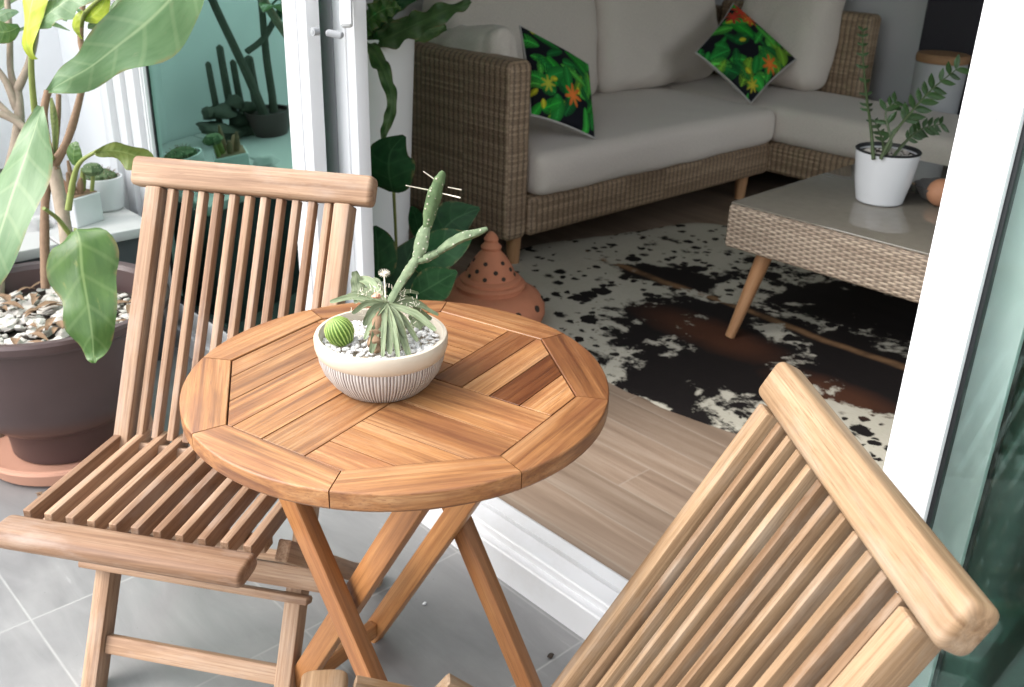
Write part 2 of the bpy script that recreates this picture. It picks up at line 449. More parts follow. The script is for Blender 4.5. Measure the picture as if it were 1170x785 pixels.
def plankmat():
    t = NT('pale_wood_plank_floor'); x, y, z = t.sep(t.pos())
    pw = .118
    q = t.M('DIVIDE', t.M('SUBTRACT', y, 1.352), pw); iy = t.M('FLOOR', q)
    dy = t.M('MULTIPLY', t.M('ABSOLUTE', t.M('SUBTRACT', t.M('FRACT', t.M('ADD', q, .5)), .5)), pw)
    wn = t.n.new('ShaderNodeTexWhiteNoise'); wn.noise_dimensions = '1D'; t.l.new(iy, wn.inputs['W'])
    qx = t.M('ADD', t.M('DIVIDE', x, .9), t.M('MULTIPLY', wn.outputs[0], 5)); ix = t.M('FLOOR', qx)
    dx = t.M('MULTIPLY', t.M('ABSOLUTE', t.M('SUBTRACT', t.M('FRACT', t.M('ADD', qx, .5)), .5)), .9)
    w2 = t.n.new('ShaderNodeTexWhiteNoise'); w2.noise_dimensions = '2D'; t.l.new(t.comb(ix, iy, 0), w2.inputs['Vector'])
    off = t.n.new('ShaderNodeVectorMath'); off.operation = 'MULTIPLY_ADD'
    t.l.new(w2.outputs['Color'], off.inputs[0]); off.inputs[1].default_value = (7, 7, 7); t.l.new(t.pos(), off.inputs[2])
    s1 = t.noise(t.map(off.outputs[0], (1.6, 26, 1)), 1, 6, .6, .5)
    c = t.ramp(s1, [(.3, (.165, .115, .082)), (.5, (.232, .168, .120)), (.7, (.30, .232, .175))])
    tone = t.ramp(w2.outputs[0], [(0, .84), (1, 1.08)])
    c = t.mix(1.0, c, tone, 'MULTIPLY')
    g = t.ramp(t.M('MINIMUM', dy, dx), [(.0008, 1), (.0022, 0)])
    t.set('Base Color', t.mix(t.M('MULTIPLY', g, .6), c, (.30, .25, .20))); t.set('Roughness', t.ramp(s1, [(.3, .35), (.7, .5)]))
    t.bump(t.M('SUBTRACT', t.M('MULTIPLY', s1, .3), g), .2, .001)
    return t.m
M_TILE = tilemat(); M_PLANK = plankmat()

# ================================================================== SETTING
ZI = .08
def sheet(name, lo, hi, mat, kind='structure', z=None):
    mb = MB()
    ids = [mb.v((lo[0], lo[1], z)), mb.v((hi[0], lo[1], z)), mb.v((hi[0], hi[1], z)), mb.v((lo[0], hi[1], z))]
    mb.f(ids, [(0, 0, 0)] * 4)
    return tag(mb.build(name, mat), kind=kind)
tl = NT('lawn_green'); nn = tl.noise(tl.pos(), 9, 6)
tl.set('Base Color', tl.ramp(nn, [(.3, (.03, .06, .015)), (.7, (.09, .13, .035))])); tl.set('Roughness', .9)
sheet('ground', (-250, -250), (250, 250), tl.m, z=-.16)
mb = MB(); mb.box((-3.49, -2.6, -.2), (4.2, 1.32, 0.0), .001); tag(mb.build('patio_floor', M_TILE), kind='structure')
mb = MB(); mb.box((-3.49, 1.3, -.2), (2.2, 5.2, ZI), .001); tag(mb.build('room_floor', M_PLANK), kind='structure')
mb = MB(); mb.box((-3.7, 1.22, 3.0), (2.4, 5.3, 3.13), .002); tag(mb.build('ceiling', M_WALL), kind='structure')

def wallbox(name, lo, hi, mat, label, axis=0):
    mb = MB(); mb.box(lo, hi, .003, axis=axis); return tag(mb.build(name, mat), label, 'wall')
wallbox('patio_wall', (-3.66, -1.6, -.2), (-3.49, 1.30, 1.75), M_WALL, 'white rendered patio wall behind the big leafy potted plant', 1)
wallbox('room_wall', (-3.66, 1.302, -.1), (-3.49, 5.2, 3.0), M_GREYW, 'grey side wall of the lounge behind the sofa back', 1)
wallbox('back_wall', (-3.49, 4.98, -.1), (2.2, 5.2, 3.0), M_GREYW, 'grey end wall of the lounge behind the corner sofa')
wallbox('accent_wall', (-2.32, 4.93, ZI), (2.2, 4.977, 3.0), M_DARKW, 'dark charcoal wall panel behind the grey stool')
mb = MB()
mb.box((2.2, 1.362, -.1), (2.36, 5.2, .12), .003, axis=1); mb.box((2.2, 1.362, 2.7), (2.36, 5.2, 3.0), .003, axis=1)  # wide opening in this unseen wall is added to brighten the lounge
mb.box((2.2, 1.362, .122), (2.36, 1.5, 2.698), .003, axis=2); mb.box((2.2, 4.9, .122), (2.36, 5.2, 2.698), .003, axis=2)
tag(mb.build('inner_wall', M_GREYW), 'grey far side wall of the lounge with a wide unseen opening added to let in light', 'wall')
mb = MB()
mb.box((-3.49, 1.2, -.1), (-3.125, 1.36, 3.0), .003, axis=2)
mb.box((.78, 1.2, -.1), (.95, 1.36, 3.0), .003, axis=2)
mb.box((2.15, 1.2, -.1), (4.2, 1.36, 3.0), .003, axis=0)
mb.box((.95, 1.2, 2.222), (2.15, 1.36, 3.0), .003, axis=0)  # lintel over an unseen second opening, added to bring sky light indoors
mb.box((-3.125, 1.2, 2.22), (.78, 1.36, 3.0), .003, axis=0)
tag(mb.build('house_wall', M_WALL), 'white house wall that the sliding doors are set into', 'wall')

# door frame and sill
df = thing('door_frame', 'white aluminium frame and stepped sill of the patio doors', 'door frame', (-1.2, 1.27, 0))
def rel(mb, name, mat, par, **k):
    o = mb.build(name, mat, par, **k); o.matrix_parent_inverse = Matrix.Translation(par.location).inverted() if par.rotation_euler.z == 0 else par.matrix_world.inverted(); return o
mb = MB()
prof = [(1.2, 0), (1.2, .072), (1.203, .075), (1.222, .075), (1.222, .092), (1.225, .095), (1.262, .098), (1.262, .088), (1.274, .088), (1.274, .101), (1.305, .101), (1.312, .098), (1.312, 0)]
A = [(y - 1.25, z) for y, z in prof]
mb.prism((-3.12, 1.25, 0), (.78, 1.25, 0), A[::-1], (0, 1, 0), (0, 0, 1), .1)
t = NT('worn_white_sill'); n_ = t.noise(t.pos(), 7, 6, .65); n2_ = t.noise(t.map(t.pos(), (3, 60, 60)), 1, 4)
t.set('Base Color', t.mix(t.ramp(n_, [(.48, 0), (.75, .6)]), (.66, .665, .67), t.mix(n2_, (.48, .46, .43), (.60, .59, .57)))); t.set('Roughness', .5)
rel(mb, 'door_sill', t.m, df, smooth=False)
mb = MB()
for x0, x1, y0, y1 in ((-3.122, -3.06, 1.17, 1.33), (-3.06, -3.0, 1.19, 1.33), (-3.0, -2.935, 1.205, 1.33), (-2.935, -2.89, 1.225, 1.33)):
    mb.box((x0, y0, .005), (x1 - .002, y1, 2.6), .003, axis=2)
rel(mb, 'jamb', M_WHITE, df)
mb = MB(); mb.box((.7, 1.18, .005), (.775, 1.33, 2.6), .003, axis=2); rel(mb, 'jamb', M_WHITE, df)
mb = MB(); mb.box((-3.11, 1.2, 2.54), (.76, 1.33, 2.615), .003); rel(mb, 'head', M_WHITE, df)

def panel(label, x0, x1, y, wl, wr, yd=.036, group='sliding glass door panels', glass=None, bead=False):
    t = thing('sliding_door', label, 'sliding door', ((x0 + x1) / 2, y, .1), 0, group)
    a, b = x0 + wl, x1 - wr
    def st(lo, hi):
        mb = MB(); mb.box((lo, y - yd / 2, .102), (hi, y + yd / 2, 2.53), .003, axis=2)
        if bead:
            e = (hi - lo); mb.box((lo + e * .04, y - yd / 2 - .004, .103), (lo + e * .62, y - yd / 2 + .001, 2.529), .002, axis=2)
        rel(mb, 'stile', M_WHITE, t)
    st(x0, a); st(b, x1)
    for z0, z1 in ((.104, .165), (2.46, 2.528)):
        mb = MB(); mb.box((a, y - yd / 2 + .002, z0), (b, y + yd / 2 - .002, z1), .004); rel(mb, 'rail', M_WHITE, t)
    mb = MB(); mb.box((a + .002, y - .004, .162), (b - .002, y + .004, 2.463), .001); rel(mb, 'glass', glass or M_GLASS, t)
    mb = MB()
    for gx in (a + .003, b - .003):
        mb.box((gx - .004, y - .0075, .165), (gx + .003, y + .0075, 2.46), .001, axis=2)
    mb.box((a + .01, y - .012, .165), (b - .01, y + .012, .173), .001)
    rel(mb, 'gasket', M_GASK, t)
    return t
pa = panel('green glass sliding door behind the slatted chair with the left seat, in front of the jamb', -2.886, -1.962, 1.225, .02, .095, bead=True)
pb = panel('second sliding door parked behind the green glass, white edge beside the tall planter', -2.80, -1.905, 1.312, .085, .082, bead=True)
mb = MB(); mb.box((-2.052, 1.292, .12), (-1.989, 1.2975, 2.5), .001, axis=2); rel(mb, 'shade_grey_strip', M_GREYM, pb)  # grey colour stands for shade on the white door edge
mb = MB(); mb.board(X(394, -60, 2.135), X(396, 31, 2.135), .026, .022, C_R, .005); rel(mb, 'handle', M_WHITE, pb)
mb = MB(); mb.board(X(373, 37, 2.14), X(392, 41, 2.14), .014, .02, (0, 0, 1), .004); rel(mb, 'latch', M_GREYM, pb)
mb = MB(); a_ = X(358, 36, 2.125); mb.tube([a_ + V3((0, .012, 0)), a_ + V3((0, -.002, 0))], .009, 20); mb.tube([a_ + V3((0, -.0018, 0)), a_ + V3((0, -.0035, 0))], .004, 12); rel(mb, 'lock', M_GREYM, pa)
pc = panel('glass sliding door at right with a wide bright white stile beside the coffee table', -.512, .46, 1.248, .073, .075, glass=M_GLASS2)
mb = MB(); mb.board((-.477, 1.2290, 1.15), (-.477, 1.2290, 1.125), .022, .003, (1, 0, 0), .001); rel(mb, 'finger_pull', M_WHITE, pc)
pd = panel('inner sliding door at far right seen green through the outer glass', -.462, .52, 1.312, .066, .075, glass=M_GLASS3)

# dark curtain added behind the right hand doors, hides the bright floor inside
mb = MB()
def cur(uu, v):
    x_ = -.56 + 1.46 * uu; return V3((x_, 1.43 + .022 * math.sin(uu * 75) * (1 - .25 * v) + .008 * math.sin(uu * 31), .11 + 2.45 * v))
mb.grid(cur, 220, 6, 0, lambda a, b: (a * 1.3, b * 2.1, 0))
mb.grid(lambda a, b: cur(a, b) + V3((0, .004, 0)), 220, 6, 0, lambda a, b: (a * 1.3, b * 2.1, 0), flip=True)
tag(mb.build('curtain', fabric('curtain_cloth', (.05, .055, .055), (.09, .095, .095)), angle=80), 'dark grey curtain added inside behind the right glass door to hide the bright floor', 'curtain')
mb = MB(); mb.box((3.2, -3.4, -.16), (3.4, 1.195, 3.6), .004, axis=1); tag(mb.build('added_shade_wall', plain('brown_render', (.20, .17, .14), .9, .1, 5, .1)), 'tall brown rendered wall added out of view on the right to block sky light', 'wall')  # unseen wall, added to darken faces that look right

# ================================================================== TEAK CHAIRS
ZR, DD, WW, ZS, YS, WS = .8518, .4241, .18635, .443, .5261, .2072
def up_pt(x, z, dy=0): return V3((x, -DD * (ZR - z) / ZR + dy, z))
def make_chair(label, pose, mat, seed, ZS=.443, YS=.5261, RH=.238, WW=.18635, ZR=.8518, SB=0.0, DD=.4241):
    def up_pt(x, z, dy=0): return V3((x, -DD * (ZR - z) / ZR + dy, z))
    random.seed(seed)
    t = thing('folding_chair', label, 'chair', (pose[0], pose[1], 0), pose[2], 'slatted folding teak chairs')
    ud = (up_pt(0, 1) - up_pt(0, 0)).normalized(); un = V3((1, 0, 0)).cross(ud)
    def P(n, mb): return mb.build(n, mat, t)
    mb = MB(); mid = up_pt(0, ZR) + ud * .0275
    mb.board(mid + V3((-RH, 0, 0)), mid + V3((RH, 0, 0)), .040, .055, un, .0105, n=5, ch=.009); P('top_rail', mb)
    for sx in (-1, 1):
        mb = MB(); mb.board(up_pt(sx * WW, 0.0), up_pt(sx * WW, ZR) - ud * .001, .030, .042, (1, 0, 0), .0025); P('upright', mb)
    mb = MB(); n = 11; pitch = (2 * WW) / (n + 1)
    for k in range(n):
        x = -WW + pitch * (k + 1)
        mb.board(up_pt(x, ZS - .01 - SB), up_pt(x, ZR) - ud * .001, .0125, .021, (1, 0, 0), .0014)
    P('back_slats', mb)
    mb = MB(); mb.board(up_pt(-WW + .016, ZS - .03 - SB), up_pt(WW - .016, ZS - .03 - SB), .04, .026, un, .003); P('lower_rail', mb)
    # seat
    y_back = up_pt(0, ZS).y + .012; y_fr = -YS + .035
    mb = MB(); nsl = 11; sp = (2 * WS - .03) / (nsl - 1)
    for k in range(nsl):
        x = -WS + .015 + sp * k
        mb.board((x, y_back, ZS - .018 - SB), (x, y_fr + .004, ZS - .014), .0140, .032, (1, 0, 0), .0014)
    P('seat_slats', mb)
    mb = MB(); prof = []
    for k in range(24):
        a = 2 * math.pi * k / 24; ca, sa = math.cos(a), math.sin(a)
        prof.append((.032 * math.copysign(abs(ca) ** .7, ca), .0165 * math.copysign(abs(sa) ** .6, sa)))
    mb.prism((-WS - .006, -YS, ZS - .013), (WS + .006, -YS, ZS - .013), prof, (0, 1, 0), (0, 0, 1), ch=.007); P('front_rail', mb)
    mb = MB()
    for y in (y_back - .07, y_fr + .07):
        zb = ZS - .042 - SB * (y - y_fr) / (y_back - y_fr)
        mb.board((-WS + .012, y, zb), (WS - .012, y, zb), .03, .016, (0, 1, 0), .002)
    P('seat_batten', mb)
    # lower frame on the uprights
    for z, hl, yo, hh, tt, nm in ((.262, .232, -.030, .040, .014, 'cross_rail'), (.232, .2235, -.036, .014, .026, 'cross_ledge')):
        mb = MB(); q = up_pt(0, z, 0) + un * 0
        c = up_pt(0, z, yo)
        mb.board(c + V3((-hl, 0, 0)), c + V3((hl + (.035 if nm == 'cross_rail' else 0), 0, 0)), hh, tt, ud, .003); P(nm, mb)
    c = up_pt(0, .085); mb = MB(); mb.board(c + V3((-WW + .016, 0, 0)), c + V3((WW - .016, 0, 0)), .034, .018, ud, .003); P('stretcher', mb)
    for sx in (-1, 1):
        mb = MB(); mb.board((sx * (WW + .031), .02, 0), (sx * (WW + .031), -.42, ZS - .05), .022, .036, (1, 0, 0), .003); P('rear_leg', mb)
    mb = MB(); mb.board((-WW - .02, -.015, .045), (WW + .02, -.015, .045), .03, .018, (0, 0, 1), .003); P('rear_stretcher', mb)
    return t
make_chair('weathered pinkish slatted teak chair behind the round table with its seat in view', (-1.6165, .8554, .6138), W_PINK, 11)
make_chair('pale slatted teak chair seen from behind in the right foreground', (-.4017, .8724, -.6508), W_PALE, 23, .394, .58, .238, .194, .791, .11, .43)

# ================================================================== ROUND TABLE
random.seed(31)
TC = V3((-1.0516, .7717, 0)); TZ = .72; TR = .3095; TA = R(15)
tb = thing('round_table', 'round folding teak table with octagonal plank inlay holding the cactus bowl', 'table', TC, TA)
RO = .262; ocx = [V3((RO * math.cos(R(22.5 + 45 * k)), RO * math.sin(R(22.5 + 45 * k)), 0)) for k in range(8)]
mb = MB()
G = .0009
for k in range(8):
    a0, a1 = R(22.5 + 45 * k), R(67.5 + 45 * k); am = (a0 + a1) / 2
    rv = [.20, .33, .42, .5, .62, .55, .45, .30][k]; tdir = V3((-math.sin(am), math.cos(am), 0)); rdir = V3((math.cos(am), math.sin(am), 0))
    n = 12; rows = []
    def gcf(p): return (p.dot(tdir) + rv * 7, p.dot(rdir) + rv * 3, p.z)
    ring = []
    for i in range(n + 1):
        f = i / n; a = a0 + (a1 - a0) * f
        # keep a hairline joint at both ends
        a = a0 + G / TR + (a1 - a0 - 2 * G / TR) * f
        inn = ocx[k].lerp(ocx[(k+1) % 8], G / .2 + (1 - 2 * G / .2) * f) * 1.004
        e = V3((math.cos(a), math.sin(a), 0))
        pts = [(inn, TZ - .027), (inn, TZ - .001), (inn * 1.004, TZ)]
        for q in range(6):
            b = R(90 - 15 * q - 15)
            pts.append((e * (TR - .0035 + .0035 * math.cos(b)), TZ - .0035 + .0035 * math.sin(b)))
        pts += [(e * TR, TZ - .024), (e * (TR - .003), TZ - .028)]
        row = []
        for p, z in pts:
            p3 = V3((p.x, p.y, z)); row.append((mb.v(p3), gcf(p3)))
        rows.append(row)
    m_ = len(rows[0])
    for r0, r1 in zip(rows, rows[1:]):
        for j in range(m_):
            j2 = (j + 1) % m_; q = [r0[j], r0[j2], r1[j2], r1[j]]
            mb.f([t[0] for t in q], [t[1] for t in q], rv)
    for row, rev in ((rows[0], False), (rows[-1], True)):
        q = row[::-1] if rev else row
        mb.f([t[0] for t in q], [t[1] for t in q], rv)
mb.build('tabletop_rim', W_HONEY, tb, angle=30)
# planks clipped to the octagon
def clip(poly, nx, ny, d):
    out = []
    for i in range(len(poly)):
        p, q = poly[i], poly[(i+1) % len(poly)]
        sp, sq = p[0]*nx + p[1]*ny - d, q[0]*nx + q[1]*ny - d
        if sp <= 0: out.append(p)
        if sp * sq < 0:
            f = sp / (sp - sq); out.append((p[0] + (q[0]-p[0]) * f, p[1] + (q[1]-p[1]) * f))
    return out
ap = RO * math.cos(R(22.5)) - .0012
def plank(mb, x0, x1, y0, y1, along, rv=None):
    g = .0010
    poly = [(x0 + g, y0 + g), (x1 - g, y0 + g), (x1 - g, y1 - g), (x0 + g, y1 - g)]
    for k in range(8):
        poly = clip(poly, math.cos(R(45 * k)), math.sin(R(45 * k)), ap)
        if len(poly) < 3: return
    dz = random.uniform(-.0006, .0002)
    mb.poly_slab(poly, TZ - .02, TZ - .0012 + dz, rv, (lambda p: (p[0], p[1])) if along == 'x' else (lambda p: (p[1], p[0])), .0004)
mb = MB()
for x0, x1, q in ((-.262, -.203, .5), (-.203, -.148, .41), (-.148, -.092, .72), (-.092, -.037, .63), (-.037, .038, .36)): plank(mb, x0, x1, -.26, .085, 'y', q)
for y0, y1, q in ((.085, .14, .52), (.14, .2, .33), (.2, .26, .6)): plank(mb, -.262, .038, y0, y1, 'x', q)
for y0, y1, q in ((-.262, -.195, .78), (-.195, -.13, .55), (-.13, -.055, .38), (-.055, .03, .66)): plank(mb, .038, .262, y0, y1, 'x', q)
for x0, x1, q in ((.038, .091, .12), (.091, .139, .68), (.139, .19, .06), (.19, .262, .7)): plank(mb, x0, x1, .03, .262, 'y', q)
mb.build('tabletop_planks', W_HONEY, tb, angle=20)
mb = MB(); mb.lathe([(0, TZ - .036), (.255, TZ - .036), (.258, TZ - .0285), (0, TZ - .0285)], n=8); mb.build('underframe', W_LEG, tb, angle=20)
inv = Matrix.Translation(TC) @ Matrix.Rotation(TA, 4, 'Z'); inv = inv.inverted()
ph = 1.755; kk, aa, bb = -.197, .149, .109
u = V3((math.cos(ph), math.sin(ph), 0)); vv = V3((-u.y, u.x, 0)); c0 = V3((TC.x - .05, TC.y + .038, 0))
def lgpt(sg, off, z): return inv @ (c0 + u * off + vv * (-sg * kk * (z / .69) + sg * kk * (1 - z / .69)) + V3((0, 0, z)))
ul = inv.to_3x3() @ u; vl = inv.to_3x3() @ vv
for sg, off in ((1, aa), (1, -aa), (-1, bb), (-1, -bb)):
    mb = MB(); mb.board(lgpt(sg, off, 0), lgpt(sg, off, .684), .028, .04, ul, .004); mb.build('leg', W_LEG, tb)
for sg, off, z in ((1, aa, .035), (-1, bb, .04)):
    mb = MB(); mb.board(lgpt(sg, -off + .014, z), lgpt(sg, off - .014, z), .034, .02, (0, 0, 1), .003); mb.build('stretcher', W_LEG, tb)

# ================================================================== leaf and plant helpers
def crsp(P, n):
    """catmull-rom through points P (tuples of any length)"""
    P = [tuple(p) for p in P]; Q = [P[0]] + P + [P[-1]]; out = []
    seg = len(P) - 1
    for i in range(n + 1):
        t = i / n * seg; k = min(int(t), seg - 1); f = t - k
        a, b, c, d = Q[k], Q[k+1], Q[k+2], Q[k+3]
        out.append(tuple(.5 * (2*b_ + (c_-a_) * f + (2*a_ - 5*b_ + 4*c_ - d_) * f*f + (3*b_ - a_ - 3*c_ + d_) * f**3) for a_, b_, c_, d_ in zip(a, b, c, d)))
    return out
def leaf(mb, mid, wid, side, up=None, n=18, m=8, fold=.15, wav=0, wf=3, droop=0, rv=None, gs=1.0):
    """mid: list of points; wid: list of half widths (same count); side: vector across the blade"""
    rv = random.random() if rv is None else rv
    P = crsp([(*p, w) for p, w in zip(mid, wid)], n)
    side = V3(side).normalized(); ph = random.uniform(0, 6)
    fr = []
    for i, p in enumerate(P):
        a = V3(P[max(0, i-1)][:3]); b = V3(P[min(n, i+1)][:3]); d = (b - a).normalized()
        s_ = (side - d * side.dot(d)).normalized(); nrm = s_.cross(d); fr.append((V3(p[:3]), max(p[3], .0004), s_, nrm))
    def fn(uu, v):
        i = int(round(uu * n)); p, w, s_, nr = fr[i]; t = v * 2 - 1
        z = fold * abs(t) * w - droop * w * t * t
        if wav: z += wav * abs(t) ** 1.5 * math.sin(uu * wf * 6.283 + ph + (1.3 if t > 0 else 0))
        ws = 1 + (.08 * math.sin(uu * wf * 8.1 + ph * 2 + t) if wav else 0)
        return p + s_ * (t * w * ws) + nr * z
    mb.grid(fn, n, m, rv, lambda uu, v: (uu * gs + rv * 3, v * 2 - 1, 0))
def pleaf(mb, pts, tilt=0.0, **k):
    """leaf whose midrib and half widths come in photo pixels at distance d: (px, py, d, halfwidth_px)"""
    mid = [X(a, b, d) for a, b, d, w in pts]; wid = [w * d / FPX for a, b, d, w in pts]
    d0 = (mid[-1] - mid[0]).normalized(); s_ = d0.cross(C_F).normalized()
    s_ = (s_ + C_F * tilt).normalized()
    leaf(mb, mid, wid, s_, **k)
def pstem(mb, pts, n=14, rv=None, seg=10, bumpy=0):
    P = crsp([(*X(a, b, d), r) for a, b, d, r in pts], n)
    if bumpy:
        P = [(x, y, z, r * (1 + bumpy * random.uniform(-1, 1))) for x, y, z, r in P]
    mb.tube([p[:3] for p in P], [p[3] for p in P], seg, rv)
def rock(mb, c, r, sq=.75, seed=0, n=6):
    rnd = random.Random(seed); ax = V3((rnd.uniform(.7, 1.3), rnd.uniform(.7, 1.3), rnd.uniform(.5, 1) * sq)) * r
    rot = Matrix.Rotation(rnd.uniform(0, 6), 3, 'Z') @ Matrix.Rotation(rnd.uniform(-.5, .5), 3, 'X')
    o = V3((rnd.uniform(0, 99), 0, 0)); c = V3(c)
    def fn(uu, v):
        th = uu * 2 * math.pi; p = v * math.pi
        q = V3((math.sin(p) * math.cos(th), math.sin(p) * math.sin(th), math.cos(p)))
        k = 1 + .5 * mnoise.noise(q * 1.5 + o)
        return c + rot @ V3((q.x * ax.x * k, q.y * ax.y * k, q.z * ax.z * k))
    mb.grid(fn, n + 3, n, rnd.random())

# ================================================================== BIG POTTED PLANT
random.seed(5)
PC = V3((-2.43, .70, 0))
plant = thing('potted_plant', 'large leafy plant in a round dark brown plastic pot of white rubble', 'potted plant', PC + V3((0, 0, .03)))
mb = MB()
pr = [(0, .03), (.128, .03), (.134, .034), (.140, .10), (.148, .118), (.172, .128), (.205, .16), (.235, .22), (.255, .30), (.266, .385), (.27, .40), (.292, .402), (.298, .41), (.298, .425), (.292, .432), (.272, .430), (.262, .42), (.255, .37), (.25, .33), (0, .32)]
mb.lathe(pr, PC, 72); rel(mb, 'pot', M_BROWN, plant, angle=30)
mb = MB()
def soil(uu, v):
    r = .262 * v; a = uu * 6.2832; p = V3((math.cos(a) * r, math.sin(a) * r, 0))
    return PC + p + V3((0, 0, .36 + .02 * mnoise.noise(p * 9)))
mb.grid(soil, 40, 10); rel(mb, 'soil', M_SOIL, plant)
mb = MB(); rnd = random.Random(3)
for k in range(330):
    a = rnd.uniform(0, 6.283); r = .222 * math.sqrt(rnd.random()); s_ = .006 + .019 * rnd.random() ** 1.6
    rock(mb, PC + V3((r * math.cos(a), r * math.sin(a), .366 + rnd.uniform(0, .012))), s_, .6, k)
tag(rel(mb, 'rubble', M_PEBG, plant, angle=32), kind='stuff')
mb = MB()
for k in range(46):
    a = rnd.uniform(0, 6.283); r = .22 * math.sqrt(rnd.random()); L = rnd.uniform(.03, .08); b = rnd.uniform(0, 6.28)
    c = PC + V3((r * math.cos(a), r * math.sin(a), .388)); d = V3((math.cos(b), math.sin(b), rnd.uniform(-.1, .2))) * L / 2
    leaf(mb, [c - d, c + V3((0, 0, .006)), c + d], [.002, rnd.uniform(.006, .014), .001], d.cross(V3((0, 0, 1))), n=6, m=3, fold=.5)
tag(rel(mb, 'dry_leaf_litter', M_DRY, plant), kind='stuff')
base = (84, 345, 2.30)
mb = MB(); pstem(mb, [(84, 345, 2.30, .016), (76, 270, 2.30, .016), (66, 215, 2.30, .016), (60, 185, 2.29, .015)], 16, bumpy=.05); rel(mb, 'trunk', M_BARK, plant)
mb = MB(); pstem(mb, [(52, 330, 2.33, .011), (51, 270, 2.33, .011), (52, 228, 2.32, .010), (58, 200, 2.31, .009)], 16, bumpy=.05); rel(mb, 'trunk', M_STEMB, plant)
mb = MB()
pstem(mb, [(60, 190, 2.29, .013), (75, 165, 2.28, .010), (88, 125, 2.27, .0085), (98, 75, 2.26, .0075), (92, 45, 2.26, .007), (95, 0, 2.26, .007), (99, -40, 2.26, .006)], 28, bumpy=.09)
pstem(mb, [(64, 195, 2.29, .010), (54, 165, 2.29, .010), (50, 130, 2.28, .009), (55, 104, 2.28, .0085)], 16, bumpy=.07)
pstem(mb, [(60, 190, 2.32, .008), (66, 140, 2.33, .0065), (67, 108, 2.33, .006)], 10)
rel(mb, 'branch', M_STEMB, plant)
mb = MB()
pstem(mb, [(78, 240, 2.27, .008), (84, 205, 2.25, .007), (92, 185, 2.22, .005), (112, 172, 2.2, .004)], 14)
pstem(mb, [(58, 182, 2.27, .010), (44, 150, 2.22, .008), (38, 110, 2.16, .007), (36, 62, 2.10, .006), (44, 25, 2.05, .004)], 18)
pstem(mb, [(80, 268, 2.26, .006), (66, 250, 2.22, .005), (50, 238, 2.15, .004)], 10)
pstem(mb, [(84, 300, 2.28, .006), (88, 275, 2.2, .005), (86, 262, 2.16, .004)], 8)
pstem(mb, [(92, 30, 2.26, .006), (100, 12, 2.2, .005), (130, -10, 2.12, .004), (185, -20, 2.02, .004)], 12)
rel(mb, 'petiole', M_STEMG, plant)
def one(name, mat, pts, par=plant, **k):
    mb = MB(); pleaf(mb, pts, **k); return rel(mb, name, mat, par, angle=80)
one('leaf', L_BIG, [(228, -40, 2.02, 12), (205, -12, 2.04, 32), (172, 22, 2.06, 44), (135, 52, 2.08, 30), (104, 76, 2.09, 22), (76, 92, 2.10, 16), (56, 104, 2.11, 2)], tilt=.25, wav=.012, wf=2.2, m=12, n=30, fold=.1)
one('leaf', L_BIG, [(48, 122, 2.02, 3), (34, 165, 1.98, 24), (18, 210, 1.95, 37), (2, 260, 1.93, 36), (-14, 310, 1.92, 20), (-22, 345, 1.92, 3)], tilt=-.25, wav=.008, wf=1.6, m=12, n=26, fold=.12)
one('leaf', L_MID, [(87, 262, 2.16, 12), (91, 275, 2.14, 34), (94, 310, 2.12, 38), (100, 345, 2.11, 31), (105, 380, 2.11, 25), (107, 405, 2.12, 12), (108, 415, 2.12, 2)], tilt=.12, wav=.009, wf=2.6, m=12, n=28, fold=.16)
one('leaf', L_OLI, [(108, 174, 2.2, 2), (125, 172, 2.2, 8), (146, 175, 2.2, 15), (166, 184, 2.21, 13), (186, 200, 2.22, 3)], tilt=-.6, wav=.01, wf=2, droop=.5)
one('leaf', L_YEL, [(40, 68, 2.1, 3), (31, 50, 2.07, 11), (33, 20, 2.05, 17), (42, -14, 2.04, 20), (60, -50, 2.04, 10)], tilt=.5, wav=.006, wf=1.5)
one('leaf', L_BIG, [(38, 30, 2.06, 6), (60, 12, 2.04, 17), (85, -6, 2.03, 20), (120, -30, 2.02, 14)], tilt=.3, wav=.006)
one('leaf', L_MID, [(22, 30, 2.1, 3), (10, 36, 2.08, 11), (-4, 36, 2.07, 12), (-20, 30, 2.06, 3)], tilt=.2)
one('leaf', L_BIG, [(20, 12, 2.12, 3), (8, 14, 2.1, 9), (-8, 24, 2.08, 10), (-24, 34, 2.07, 3)], tilt=-.4)
one('leaf', L_MID, [(86, 190, 2.24, 5), (84, 180, 2.22, 11), (85, 168, 2.21, 8), (88, 162, 2.21, 2)], tilt=.2)
one('leaf', L_YEL, [(92, 44, 2.25, 3), (86, 34, 2.22, 7), (88, 20, 2.2, 6), (94, 12, 2.2, 2)], tilt=.5)
one('leaf', L_BIG, [(98, 20, 2.24, 4), (88, 8, 2.2, 7), (78, 10, 2.18, 5), (74, 24, 2.17, 2)], tilt=.4)
one('leaf', L_YEL, [(96, 22, 2.24, 3), (106, 18, 2.2, 9), (116, 8, 2.17, 10), (122, -10, 2.15, 4)], tilt=-.3)
one('leaf', L_MID, [(100, 30, 2.25, 3), (112, 26, 2.23, 7), (126, 14, 2.21, 8), (140, -6, 2.2, 3)], tilt=.3)
one('leaf', L_OLI, [(62, 178, 2.3, 4), (62, 150, 2.3, 8), (60, 130, 2.3, 8), (58, 112, 2.3, 3)], tilt=.8)

